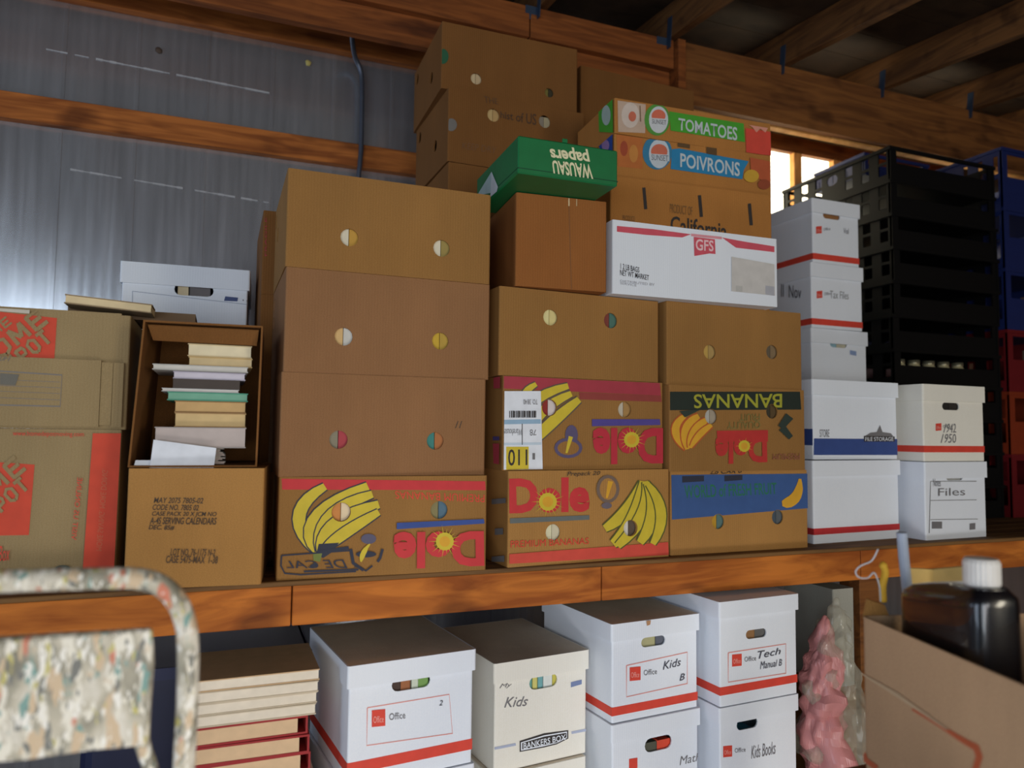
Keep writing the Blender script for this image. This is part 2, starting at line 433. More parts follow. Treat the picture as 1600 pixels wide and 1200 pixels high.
def carton(name, loc, w, d, h, yaw, label, m=KRAFT, holes=(), sides=(), hr=.0215, group=None, hidden=False, top=True, hw=None):
    b = Box(name, loc, w, d, h, yaw, label, 'box', group)
    fh = []; b.holes = []; b.cut = []
    for hx in holes:
        u = b.uv(hx[0], hx[1]); rr = hx[2] if len(hx) > 2 else hr; b.holes.append(u); b.cut.append((u[0], u[1], rr)); fh.append(ell(u[0], u[1], rr, rr))
    lh = []
    for hx in sides:
        u = b.uv(hx[0], hx[1], 'left'); lh.append(ell(min(d-.05, max(.05, u[0])), min(h-.04, max(.04, u[1])), .018, .02, 12))
    b.body = sleeve('carton_wall', w, d, h, m, b.root, fh, lh)
    g = .002
    box('carton_base', (.004, w-.004, .004, d-.004, .0005, .004), m, b.root)
    if top:
        box('top_flap', (.004, w-.004, .004, d/2-g, h-.0045, h-.0005), m, b.root)
        box('top_flap', (.004, w-.004, d/2+g, d-.004, h-.0045, h-.0005), m, b.root)
    return b

def file_box(name, loc, w, d, h, yaw, label, m=WHITE, hole=None, stripe=None, lidh=.055, group=None, lidm=None, topm=None, hs=(.085, .025)):
    b = Box(name, loc, w, d, h, yaw, label, 'box', group)
    i = .006; fh = []
    if hole:
        u = b.uv(*hole); fh = [stadium(u[0], u[1], *hs)]; b.hole = u
    b.body = sleeve('box_wall', w-2*i, d-2*i, h-.004, m, b.root, fh, (), i, i, 0)
    box('box_base', (i+.004, w-i-.004, i+.004, d-i-.004, .0005, .004), m, b.root)
    lid = sleeve('lid', w, d, lidh, lidm or m, b.root, (), (), 0, 0, h-lidh, r=.006)
    box('lid_top', (.003, w-.003, .003, d-.003, h-.004, h), topm or lidm or m, lid, bev=.001)
    if stripe:
        z0, z1, sm = stripe
        bm = bmesh.new()
        add_box(bm, i-.0006, w-i+.0006, i-.0006, i, z0, z1); add_box(bm, i-.0006, i, i, d-i, z0, z1)
        from_bm('stripe', bm, sm, b.root)
    # shift print plane to the recessed wall
    b.M = b.M @ Matrix.Translation((0, i, 0)); b.Mi = b.M.inverted()
    b.inset = i
    return b
# prints of a file box are on the wall that sits i behind the lid face: Box.px works in that plane,
# so vertices are shifted back to the root frame here
_px = Box.px
def px2(s, x, y, face='front', off=0):
    p = _px(s, x, y, face, off); i = getattr(s, 'inset', 0)
    if i:
        if face == 'front': p.y += i
        else: p.x += 0
    return p
Box.px = px2
def hole_files(bx, spans, desc):
    """hanging files seen through the hand hole; spans: (x0 frac, x1 frac, rgb, word)"""
    hx, hz = bx.hole
    for a, c, rgb, word in spans:
        x0 = hx-.045+.09*a; x1 = hx-.045+.09*c
        r = empty('file_folder', label='%s folder edge seen through the hand hole, %s' % (word, desc), cat='folder', group='folders seen through hand holes')
        r.matrix_world = bx.root.matrix_basis @ Matrix.Translation((x0, .0125, .005))
        bm = bmesh.new(); add_box(bm, 0, x1-x0-.0005, 0, .25, 0, .001); add_box(bm, 0, .0008, 0, .25, .001, .225); add_box(bm, x1-x0-.0013, x1-x0-.0005, 0, .25, .001, .22)
        from_bm('folder_cover', bm, plain(rgb), r)
        bm = bmesh.new(); add_box(bm, .001, x1-x0-.0015, .001, .248, .0012, .222)
        from_bm('papers', bm, plain(rgb), r)

# ================================================================== THE SETTING
floor = box('floor', (-6, 6, -5, 3.2, -.1, 0), plain((96, 88, 78), rough=.9, var=.2, scale=4, bump=.3)); tag(floor, 'bare grey-brown barn floor', 'floor', kind='structure')
# back wall: ribbed galvanised sheets, with a window opening
bm = bmesh.new()
WX0, WX1, WZ0, WZ1 = 2.15, 3.75, 2.25, 2.815
for (x0, x1, z0, z1) in ((-4, WX0, -.05, 3.4), (WX1, 6, -.05, 3.4), (WX0, WX1, -.05, WZ0), (WX0, WX1, WZ1, 3.4)):
    add_box(bm, x0, x1, 2.885, 2.9, z0, z1)
wall = from_bm('wall_back', bm, siding()); tag(wall, 'grey galvanised metal siding wall with faint vertical ribs', 'wall', kind='structure')
for x in [-3.98+.2286*k for k in range(43)]:     # ribs of the sheet
    if x < WX0-.1: 
        bm = bmesh.new(); add_box(bm, x, x+.012, 2.8835, 2.885, 0, 3.3, bev=.0005); from_bm('sheet_rib', bm, wall.data.materials[0], wall)
wr = box('wall_right', (5.6, 5.7, -5, 3, 0, 3.6), TIMBER_D); tag(wr, 'dark timber wall closing the barn on the right', 'wall', kind='structure')
for x0, x1, z in ((-4, .9, 2.509), (-4, 2.0, 2.866)):
    o = box('girt', (x0, x1, 2.845, 2.885, z-.09 if z < 2.6 else z, z if z < 2.6 else z+.09), GIRT, wall, bev=.002)
# taped lap joints and marks on the siding
def ragged(name, x0, z0, x1, z1, y, th, m, gap=.25):
    bm = bmesh.new(); n = 34
    for i in range(n):
        if random.random() < gap: continue
        a = i/n; b_ = (i+1)/n; za = z0+(z1-z0)*a; zb = z0+(z1-z0)*b_; t = th*random.uniform(.4, 1.1)
        xa, xb = x0+(x1-x0)*a, x0+(x1-x0)*b_
        f = [(xa, y, za-t/2), (xb, y, zb-t/2), (xb, y, zb+t/2), (xa, y, za+t/2)]
        f2 = [(x, yy-.001, z) for x, yy, z in f]
        v = [bm.verts.new(p) for p in f2]+[bm.verts.new(p) for p in f]
        bm.faces.new(v[:4]); 
        for k in range(4): bm.faces.new((v[k], v[4+k], v[4+(k+1) % 4], v[(k+1) % 4]))
    return from_bm(name, bm, m, wall)
SCR = plain((176, 176, 180), rough=.5)
ragged('scratch_line', -.60, 2.690, .13, 2.668, 2.8835, .007, SCR, .1)
ragged('scratch_line', -.51, 2.282, .16, 2.246, 2.8835, .007, SCR, .2)
def blob(name, x, y, z, r, m, parent, sq=(1, .4, 1)):
    bm = bmesh.new(); bmesh.ops.create_icosphere(bm, subdivisions=2, radius=r)
    for v in bm.verts: v.co *= random.uniform(.8, 1.15); v.co = Vector((v.co.x*sq[0]+x, v.co.y*sq[1]+y, v.co.z*sq[2]+z))
    return from_bm(name, bm, m, parent, True)
blob('foam_blob', .268, 2.882, 2.812, .012, plain((190, 176, 104)), wall)
blob('wasp_nest', -.252, 2.882, 2.756, .012, plain((74, 58, 48)), wall)
# window
win = empty('window_1', (0, 0, 0)); tag(win, 'bright barn window with timber mullions, partly behind the black crates', 'window', kind='structure')
PANE = emit((255, 246, 214), 4.5)
for x0, x1 in ((2.19, 2.615), (2.665, 2.87), (2.92, 3.30), (3.35, 3.71)):
    box('pane', (x0-.002, x1+.002, 2.895, 2.899, WZ0+.038, WZ1-.008), PANE, win)
FR = wood((216, 160, 92), (190, 130, 66), scale=(8, 8, 2), knots=False)
for x0, x1 in ((2.15, 2.19), (2.615, 2.665), (2.87, 2.92), (3.30, 3.35), (3.71, 3.75)): box('mullion', (x0, x1, 2.86, 2.905, WZ0, WZ1), FR, win, bev=.002)
box('window_sill', (2.15, 3.75, 2.84, 2.91, WZ0-.03, WZ0+.04), FR, win, bev=.002)
box('window_head', (2.10, 3.80, 2.86, 2.884, WZ1-.01, WZ1+.07), TIMBER_D, win, bev=.002)
# ceiling: dark sheathing on rafters
ceil = empty('ceiling'); tag(ceil, 'dark timber barn ceiling of sheathing boards on sloping rafters', 'ceiling', kind='structure')
SL = .10
def slope_M(): return Matrix.Translation((0, 2.5, 3.005)) @ Matrix.Rotation(math.atan(SL), 4, 'X')
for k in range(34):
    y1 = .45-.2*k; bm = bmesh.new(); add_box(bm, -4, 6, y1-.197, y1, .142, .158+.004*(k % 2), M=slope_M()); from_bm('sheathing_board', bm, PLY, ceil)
for k in range(-6, 7):
    x = 2.215+.575*k
    bm = bmesh.new(); add_box(bm, x, x+.04, -5.4, .42, .0, .14, M=slope_M(), bev=.002)
    rf = from_bm('rafter', bm, RAFT, ceil)
    bm = bmesh.new(); add_box(bm, x-.0025, x, -.03, .0, -.045, .08, M=slope_M()); add_box(bm, x-.05, x, -.003, -.0, -.05, -.0, M=slope_M())
    from_bm('hurricane_tie', bm, plain((70, 86, 110), rough=.4, metal=.6), rf)
# header along the top of the posts
hb = empty('trim_1'); tag(hb, 'stained timber header beams under the rafters, jointed in two places', 'beam', kind='structure')
for x0, x1 in ((-4, 1.033), (1.038, 1.672)): box('header_board', (x0, x1, 2.50, 2.538, 2.885, 3.005), TIMBER_G, hb, bev=.002)
for x0, x1 in ((-4, .70), (.705, 1.672)): box('lower_header_board', (x0, x1, 2.53, 2.568, 2.778, 2.884), TIMBER_G, hb, bev=.002)
box('header_board', (1.712, 5.6, 2.49, 2.528, 2.745, 3.003), TIMBER_D, hb, bev=.002)
box('lit_header_underside', (1.712, 5.6, 2.53, 2.568, 2.74, 2.80), FR, hb, bev=.002)  # pale wood colour stands in for window light on the header's underside
box('header_post', (1.674, 1.710, 2.47, 2.56, 2.0, 3.0), TIMBER_G, hb, bev=.002)
for x in (-1.6, 4.6): box('header_post', (x, x+.09, 2.55, 2.64, 0, 2.778), TIMBER_D, hb, bev=.002)
# conduit
pts = smooth_path([(.395, 2.55, 2.88), (.40, 2.68, 2.875), (.43, 2.80, 2.84), (.462, 2.83, 2.79), (.468, 2.83, 2.7), (.47, 2.83, 2.5), (.466, 2.825, 2.42), (.462, 2.825, 2.3), (.462, 2.825, 1.6)], 5)
cd = from_bm('trim_2', tube_mesh(pts, .0095), plain((92, 98, 112), rough=.4, metal=.5), None, True); tag(cd, 'grey electrical conduit running down the metal wall', 'conduit', kind='structure')

# ================================================================== SHELF
ZS = 1.058
sh = empty('wooden_shelf', (0, 1.77, 0), label='long orange-brown timber shelf carrying the upper rows of boxes', cat='shelf')
def sbox(name, d, m, bev=.002):
    x0, x1, y0, y1, z0, z1 = d
    return box(name, (x0, x1, y0-1.77, y1-1.77, z0, z1), m, sh, bev)
BEAM = wood((204, 120, 46), (150, 78, 26), scale=(1.3, 9, 9))
for x0, x1 in ((-1.6, .163), (.166, .955), (.958, 1.86), (1.863, 4.6)): sbox('front_beam_board', (x0, x1, 1.772, 1.81, ZS-.102, ZS-.012), BEAM)
for k in range(12): sbox('deck_board', (-1.6, 4.6, 1.766+.092*k, 1.766+.092*k+.090, ZS-.012, ZS-.0005), wood((128, 92, 52), (96, 68, 40)))
sbox('rear_beam_board', (-1.6, 4.6, 2.80, 2.838, ZS-.102, ZS-.012), BEAM)
for x in (-1.5, 1.90, 4.5):
    sbox('shelf_post', (x, x+.089, 1.815, 1.90, 0, ZS-.013), TIMBER_D); sbox('shelf_post', (x, x+.089, 2.71, 2.795, 0, ZS-.013), TIMBER_D)
# low platform under the shelf
lp = empty('wooden_platform', (0, 1.6, 0), label='low rough timber platform under the shelf holding the lower boxes', cat='platform')
for k in range(9): box('platform_board', (-.9, 1.59, .03+.115*k, .03+.115*k+.105, .282, .30), TIMBER_D, lp)
for x in (-.85, .45, 1.50): box('runner', (x, x+.08, .03, 1.05, .0, .282), TIMBER_D, lp)

# ================================================================== UPPER BOXES
D = .395
# ---- left stack of four banana boxes
S1a = carton('banana_box', (.127, 1.776, 1.777), .505, D, .233, .2, 'plain kraft carton with two hand holes, topmost of the tall left stack', KRAFT, [(546, 371), (690, 388)], [(424, 341), (434, 367)])
S1b = carton('banana_box', (.130, 1.777, 1.532), .504, D, .2445, .5, 'plain kraft carton, second from top of the tall left stack', KRAFT_G, [(537, 526), (688, 533)], [(405, 495), (417, 525)])
S1c = carton('banana_box', (.127, 1.777, 1.291), .498, D, .2405, 0, 'plain kraft carton, third from top of the tall left stack', KRAFT_G, [(529, 687), (680, 689)])
S1d = carton('banana_box', (.129, 1.777, 1.058), .497, D, .2325, -2.0, 'banana carton with upside-down print, bottom of the tall left stack', KRAFT, [(533, 800), (686, 797)])
hb_ = lambda b, i, side, pair, desc: hole_books(b, b.holes[i][0], b.holes[i][1], side, pair, desc)
cw = (228, 220, 196)
hb_(S1a, 0, 'left', [((222, 214, 190), 'off-white'), ((196, 150, 60), 'mustard')], 'top carton of left stack')
hb_(S1a, 1, 'right', [(cw, 'white'), ((160, 140, 76), 'olive')], 'top carton of left stack')
hb_(S1b, 0, 'left', [((218, 180, 120), 'tan'), ((206, 204, 196), 'pale grey')], 'second carton of left stack')
hb_(S1b, 1, 'right', [((206, 170, 50), 'gold'), ((186, 152, 60), 'dark yellow')], 'second carton of left stack')
hb_(S1c, 0, 'left', [((140, 132, 110), 'olive grey'), ((176, 62, 70), 'crimson')], 'third carton of left stack')
hb_(S1c, 1, 'right', [((60, 132, 124), 'teal'), ((176, 110, 60), 'brown')], 'third carton of left stack')
hb_(S1d, 0, 'left', [((214, 140, 70), 'orange'), ((236, 214, 176), 'cream')], 'bottom carton of left stack')
hb_(S1d, 1, 'right', [((138, 128, 84), 'olive'), ((82, 112, 130), 'steel blue')], 'bottom carton of left stack')
S1c.text("11", [(711, 669), (721, 669), (722, 658), (713, 658)], DKINK, shear=.3, name='pen_mark')
# print on S1d
b = S1d
b.poly('red_band', [(440, 748), (758, 752), (759, 766), (441, 765)], RED)
b.text('PREMIUM BANANAS', [(757, 773), (617, 767), (618, 779), (757, 785)], INKRED)
bananas(b, [((492, 862), (435, 800), (508, 760), 20), ((495, 862), (455, 810), (575, 760), 24), ((498, 862), (490, 800), (582, 772), 20), ((500, 863), (500, 815), (592, 788), 22), ((503, 862), (525, 838), (592, 800), 18)], YEL, NAVY)
b.polys('stalk_print', [(NAVY, [(498, 850), (530, 848), (520, 862), (505, 872), (494, 866)]), (plain((120, 132, 60)), [(489, 866), (504, 862), (500, 878), (490, 876)])])
g = []
for a in ([(440, 868), (550, 860), (556, 893), (470, 898), (445, 896), (439, 884), (440, 868)],): g.append((NAVY, stroke(a, 2.4)))
g += [(NAVY, stroke([(548, 858), (552, 880), (568, 891)], 5)), (NAVY, stroke([(500, 862), (545, 856)], 5)), (NAVY, stroke([(475, 893), (560, 890)], 3)), (NAVY, [(484, 884), (492, 879), (496, 884), (486, 888)])]
b.polys('label_frame_print', g)
b.text('DE CAL', [(543, 888), (448, 888), (447, 877), (542, 874)], NAVY, shear=.3)
b.polys('stamp_print', [(plain((92, 88, 112)), ell(576, 842, 12, 8, 12)), (NAVY, ell(572, 866, 16, 5)), (YEL, stroke(bez((564, 878), (566, 862), (578, 850)), [2, 5, 7, 8, 8, 8, 7, 5, 4, 2])), (NAVY, stroke([(598, 858), (594, 872), (590, 878)], 4)), (NAVY, stroke([(556, 885), (572, 892), (582, 884)], 2.5))])
b.poly('blue_bar', [(620, 817), (756, 811), (757, 818), (620, 827)], BLUEBAR)
b.text('Dole', [(756, 829), (615, 831), (614, 890), (757, 884)], RED, bold=.045)
sun(b, 695, 846, 14, YELO, YEL)
# ---- second stack
S2a = carton('banana_box', (.661, 1.784, 1.545), .497, D, .232, 3.0, 'plain kraft carton with two oval hand holes, top of the second stack', KRAFT, [(860, 496), (954, 501)])
S2b = carton('banana_box', (.674, 1.782, 1.301), .497, D, .243, 3.0, 'banana carton with white shipping label, middle of the second stack', KRAFT, [(858, 637), (976, 640)])
S2c = carton('banana_box', (.686, 1.768, 1.058), .496, D, .2425, 3.0, 'upright printed banana carton with bunch at right, bottom of second stack', KRAFT_L, [(864, 832), (984, 825)])
hb_(S2a, 0, 'left', [((232, 222, 160), 'pale yellow'), ((222, 206, 140), 'cream')], 'top carton of second stack')
hb_(S2a, 1, 'right', [((130, 60, 50), 'maroon'), ((76, 116, 104), 'teal')], 'top carton of second stack')
hb_(S2b, 0, 'left', [((150, 44, 40), 'red'), ((220, 208, 206), 'white')], 'middle carton of second stack')
hb_(S2b, 1, 'right', [((206, 196, 176), 'pale grey'), ((176, 136, 80), 'tan')], 'middle carton of second stack')
hb_(S2c, 0, 'left', [((228, 222, 184), 'off-white'), ((214, 206, 176), 'cream')], 'bottom carton of second stack')
hb_(S2c, 1, 'right', [((226, 220, 210), 'white'), ((96, 80, 66), 'dark brown')], 'bottom carton of second stack')
b = S2b
b.poly('red_band', [(785, 585), (1031, 597), (1033, 618), (786, 607)], MAG)
b.poly('red_band', [(905, 613), (1033, 618), (1034, 628), (906, 624)], plain((150, 62, 56)), label='fainter red wash under the band')
bananas(b, [((845, 640), (800, 620), (838, 600), 12), ((812, 692), (800, 625), (888, 603), 16), ((818, 700), (830, 640), (893, 615), 16), ((826, 698), (850, 668), (905, 624), 18)], YEL, plain((96, 84, 70)))
b.polys('stamp_print', [(plain((92, 82, 116)), ell(893, 680, 10, 16, 14)), (plain((92, 82, 116)), ell(888, 700, 22, 16, 16)), (KRAFT, ell(888, 700, 17, 11, 16)), (YEL, stroke([(885, 708), (892, 682)], [3, 7]))])
b.poly('blue_bar', [(925, 655), (1031, 655), (1032, 664), (925, 666)], plain((84, 70, 150)))
b.text('Dole', [(1036, 668), (926, 668), (926, 726), (1036, 724)], plain((196, 44, 62)), bold=.045)
sun(b, 987, 687, 12, YELO, YEL)
lab = b.poly('shipping_label', [(784, 611), (845, 611), (848, 733), (787, 734)], PAPER, label='white shipping label with a yellow number panel')
b.polys('label_rules', [(plain((150, 182, 208)), [(786, 656), (845, 655), (845, 662), (786, 663)]), (plain((200, 216, 230)), [(787, 692), (846, 691), (846, 695), (787, 696)]), (DKINK, stroke([(816, 662), (816, 695)], 1.2)), (YEL, [(791, 698), (826, 698), (826, 733), (791, 734)])])
b.text('110', [(824, 702), (794, 702), (794, 728), (824, 727)], DKINK, bold=.01)
b.text('Warehouse', [(815, 670), (788, 670), (788, 681), (815, 680)], GREYINK, shear=.3); b.text('78', [(838, 671), (828, 671), (828, 681), (838, 680)], GREYINK); b.text('1', [(836, 708), (832, 708), (832, 718), (836, 718)], GREYINK)
g = []
for k in range(16): x = 796+2.7*k; g.append((DKINK, [(x, 642-.2*(k % 3)), (x+1.2+(k % 3)*.5, 642), (x+1.2+(k % 3)*.5, 652), (x, 653)]))
b.polys('barcode', g)
b.text('TO: 38/40', [(840, 624), (818, 624), (818, 632), (840, 632)], GREYINK)
b.polys('side_print', [(MAG, b_) for b_ in ([(771, 590), (784, 588), (785, 606), (771, 607)], [(770, 693), (781, 693), (783, 726), (771, 724)])]+[(plain((76, 62, 120)), [(770, 682), (781, 682), (781, 688), (770, 688)])], face='left')
b = S2c
b.text('Dole', [(796, 803), (921, 800), (922, 745), (794, 748)], RED, bold=.045)
sun(b, 856, 784, 14, YELO, YEL)
b.poly('grey_bar', [(797, 810), (921, 805), (921, 812), (797, 818)], plain((104, 110, 108)))
b.text('PREMIUM BANANAS', [(798, 856), (920, 850), (920, 840), (798, 845)], INKRED)
b.poly('red_band', [(796, 866), (1044, 847), (1045, 867), (796, 881)], plain((214, 76, 60)))
bananas(b, [((1003, 752), (990, 800), (945, 826), 20), ((1005, 752), (1000, 820), (958, 850), 24), ((1008, 752), (1024, 800), (965, 853), 20), ((1010, 754), (1036, 800), (1000, 848), 20), ((1012, 756), (1050, 800), (1020, 850), 16)], YEL, plain((90, 92, 40)))
b.polys('stamp_print', [(plain((120, 100, 88)), ell(950, 764, 18, 22, 16)), (KRAFT_L, ell(950, 764, 13, 17, 16)), (YELO, stroke([(948, 778), (954, 752)], [3, 8])), (plain((110, 100, 110)), ell(948, 790, 8, 5))])
b.text('Prepack 20', [(886, 746), (938, 744), (938, 736), (886, 737)], DKINK, shear=.3)
b.polys('side_print', [(GREYINK, [(768, 780), (790, 778), (790, 786), (768, 788)]), (GREYINK, [(773, 826), (786, 825), (786, 835), (773, 836)]), (GREYINK, [(768, 870), (788, 868), (788, 878), (768, 880)])], face='left')
# ---- third stack
S3a = carton('banana_box', (1.176, 1.797, 1.539), .496, D, .240, 1.1, 'plain kraft carton with two small holes, top of the third stack', KRAFT, [(1109, 550), (1206, 550)])
S3b = carton('banana_box', (1.178, 1.787, 1.294), .496, D, .2445, 1.4, 'kraft carton with upside-down green BANANAS band, middle of third stack', KRAFT, [(1111, 651), (1206, 643)])
S3c = carton('banana_box', (1.190, 1.802, 1.058), .498, D, .2355, .6, 'kraft carton with wide blue band and single banana, bottom of third stack', KRAFT_L, [(1122, 815), (1215, 808)])
hb_(S3a, 0, 'left', [((196, 160, 80), 'ochre'), ((176, 146, 88), 'tan')], 'top carton of third stack')
hb_(S3a, 1, 'right', [((100, 88, 70), 'dark grey'), ((132, 110, 80), 'brown')], 'top carton of third stack')
hb_(S3b, 0, 'left', [((190, 188, 180), 'pale grey'), ((170, 158, 140), 'beige')], 'middle carton of third stack')
hb_(S3b, 1, 'right', [((60, 54, 40), 'black'), ((90, 70, 40), 'brown')], 'middle carton of third stack')
hb_(S3c, 0, 'left', [((196, 150, 40), 'yellow'), ((90, 120, 116), 'teal')], 'bottom carton of third stack')
hb_(S3c, 1, 'right', [((70, 84, 96), 'slate'), ((90, 96, 100), 'grey')], 'bottom carton of third stack')
b = S3b
b.poly('dark_band', [(1047, 612), (1250, 612), (1252, 640), (1047, 641)], BLACKG)
b.text('BANANAS', [(1222, 615), (1084, 616), (1084, 638), (1222, 637)], plain((170, 168, 50)), bold=.012)
bananas(b, [((1072, 702), (1040, 670), (1070, 650), 12), ((1074, 702), (1062, 665), (1092, 650), 14), ((1078, 700), (1080, 672), (1104, 656), 14), ((1080, 698), (1092, 676), (1112, 664), 10)], YELO, plain((190, 90, 40)))
b.text('QUALITY\nFRUIT', [(1188, 646), (1136, 647), (1136, 670), (1188, 669)], plain((130, 116, 60)), bold=.01)
b.poly('red_panel', [(1120, 673), (1200, 672), (1200, 690), (1121, 690)], plain((196, 50, 46)))
b.text('Dole', [(1198, 680), (1118, 682), (1117, 726), (1199, 722)], plain((196, 50, 46)), bold=.045)
sun(b, 1163, 697, 9, YELO, YEL, 14, 1.6)
b.polys('leaf_print', [(plain((44, 58, 50)), stroke([(1220, 668), (1234, 650)], [10, 14])), (plain((44, 58, 50)), stroke([(1222, 668), (1236, 684)], [12, 8])), (plain((44, 58, 50)), [(1095, 640), (1062, 642), (1070, 652)]), (DKINK, ell(1205, 646, 6, 6))])
b.text('PREMIUM', [(1250, 708), (1208, 709), (1208, 718), (1250, 718)], plain((150, 90, 70)))
b = S3c
b.poly('blue_band', [(1049, 742), (1262, 740), (1264, 794), (1050, 812)], BLUE)
b.text('WORLD of FRESH FRUIT', [(1070, 779), (1214, 772), (1213, 754), (1069, 758)], INKGREEN, bold=.01)
for q in ([(1066, 744), (1100, 743), (1100, 752), (1066, 754)], [(1132, 743), (1160, 742), (1160, 750), (1132, 752)]): b.poly('dark_print', q, NAVY)
b.polys('banana_print', [(YELO, stroke(bez((1222, 787), (1250, 786), (1250, 748)), [8, 15, 17, 17, 17, 16, 14, 12, 8, 4]))])
b.text('LB CAR 6', [(1110, 741), (1160, 739), (1160, 731), (1110, 733)], DKINK, shear=.4)

# ---- big white boxes right of the third stack
Wd = .318
W1 = file_box('file_box', (1.769, 1.867, 1.323), .383, Wd, .258, .9, 'white storage box with a dark blue stripe, upper of the pair', WHITE, lidh=.05)
W2 = file_box('file_box', (1.750, 1.849, 1.058), .405, Wd, .262, 3.5, 'plain white storage box with thin red stripe, under the blue-striped one', WHITE, stripe=(.028, .048, RED), lidh=.05)
b = W1
b.poly('blue_stripe', [(1272, 685), (1407, 686), (1406, 711), (1271, 711)], plain((52, 76, 140)))
b.polys('emblem', [(DKINK, [(1350, 681), (1398, 682), (1398, 690), (1350, 690)]), (GREYINK, [(1352, 681), (1360, 676), (1370, 675), (1375, 664), (1379, 675), (1392, 677), (1396, 682)])])
b.text('FILE STORAGE', [(1352, 689), (1396, 689), (1396, 683), (1352, 683)], WHITE)
b.text('STORE', [(1281, 683), (1296, 683), (1296, 671), (1281, 671)], GREYINK)
for nm, dx in (('blue_stripe', 0),):
    me = bpy.data.meshes.new('blue_stripe'); me.from_pydata([(.0052, .3, .045), (.0052, .007, .045), (.0052, .007, .098), (.0052, .3, .098)], [], [(0, 1, 2, 3)]); link('blue_stripe', me, plain((52, 76, 140)), W1.root)
W3 = file_box('file_box', (2.176, 1.80, 1.318), .314, .375, .258, 2, 'white file box with black hand hole, upper of the far right pair', WHITE_W, hole=(1488, 635), stripe=(.03, .052, INKRED))
W4 = file_box('file_box', (2.176, 1.80, 1.058), .314, .375, .258, 2, 'white file box with grey form print, under the far right one', WHITE, hole=(1494, 745))
def fbprint(b, lx, ly, s, frame=None, hand=None, hp=None, word='Office'):
    """red square emblem with a word, thin frame, handwriting"""
    if frame: b.polys('form_frame', [(plain((226, 150, 140)), stroke(list(frame)+[frame[0]], 1.6))])
    b.poly('red_emblem', [(lx, ly), (lx+s, ly-.1*s), (lx+s, ly+1.15*s), (lx, ly+1.25*s)], INKRED)
    b.text('Office', [(lx+s*.12, ly+.95*s), (lx+s*.88, ly+.88*s), (lx+s*.88, ly+.4*s), (lx+s*.12, ly+.45*s)], plain((240, 170, 160)))
    b.text(word, [(lx+1.3*s, ly+.75*s), (lx+2.5*s, ly+.6*s), (lx+2.5*s, ly+.1*s), (lx+1.3*s, ly+.25*s)], GREYINK, name='brand_word')
    if hand:
        for t, q in zip(hand, hp): b.text(t, q, plain((70, 70, 80)), shear=.25, name='handwriting')
fbprint(W3, 1462, 662, 9); W3.text('1942\n1950', [(1470, 692), (1494, 692), (1494, 662), (1478, 662)], GREYINK, name='handwriting')
W4.polys('form_frame', [(GREYINK, stroke([(1452, 833), (1454, 752), (1526, 752)], 1.2)), (GREYINK, stroke([(1454, 782), (1526, 781)], 1)), (GREYINK, stroke([(1454, 812), (1528, 811)], 1)), (GREYINK, [(1456, 815), (1472, 815), (1472, 826), (1456, 826)]), (GREYINK, [(1515, 818), (1524, 817), (1524, 827), (1515, 828)])])
W4.text('Notes', [(1458, 760), (1470, 760), (1470, 748), (1458, 748)], GREYINK, name='handwriting'); W4.text('Files', [(1466, 775), (1508, 774), (1508, 762), (1466, 763)], GREYINK, name='handwriting')
hole_files(W3, [(0, .5, (34, 30, 28), 'black'), (.5, 1, (44, 38, 34), 'charcoal')], 'upper far right file box')
hole_files(W4, [(0, 1, (176, 176, 172), 'pale grey')], 'lower far right file box')
# ---- rear white column
UX = [(2.095, 2.201, 1.562, .30, .252, 5), (2.091, 2.20, 1.816, .245, .248, -1), (2.096, 2.20, 2.066, .235, .250, -.3)]
U3 = file_box('file_box', (2.095, 2.212, 1.560), .300, .37, .252, 2, 'grey-white file box with blue marks, third down in the rear white column', WHITE, hole=(1312, 537), hs=(.09, .03))
U2 = file_box('file_box', (2.091, 2.205, 1.813), .268, .37, .252, 0, 'white file box with pale hand hole, second down in rear white column', WHITE, hole=(1310, 430), stripe=(.012, .036, INKRED))
U1 = file_box('file_box', (2.096, 2.20, 2.066), .245, .37, .250, -.3, 'white file box with brown hand hole, topmost of rear white column', WHITE, hole=(1301, 337), stripe=(.012, .036, INKRED))
hole_files(U1, [(0, 1, (150, 104, 60), 'brown')], 'topmost box of rear white column')
hole_files(U2, [(0, 1, (186, 184, 166), 'pale cream')], 'second box of rear white column')
hole_files(U3, [(0, .45, (140, 178, 190), 'pale blue'), (.45, 1, (190, 184, 160), 'beige')], 'third box of rear white column')
fbprint(U1, 1275, 354, 9); fbprint(U2, 1276, 455, 9)
U1.text('Vol', [(1318, 365), (1326, 366), (1326, 357), (1318, 356)], GREYINK); U3.poly('blue_mark', [(1328, 547), (1338, 549), (1338, 556), (1328, 554)], plain((140, 160, 200)))
U2.text('Tax Files', [(1297, 466), (1326, 468), (1326, 456), (1297, 454)], plain((150, 150, 150)), name='handwriting')
U2.text('II  Nov', [(1219, 464), (1250, 467), (1250, 448), (1219, 444)], plain((80, 80, 90)), face='left', name='handwriting')
for k, z in enumerate((1.308, 1.058)):
    file_box('file_box', (2.095, 2.212, z), .30, .37, .249, 2, 'plain white file box low in rear white column, hidden behind the front pairs', WHITE, group='hidden boxes under the rear white column')

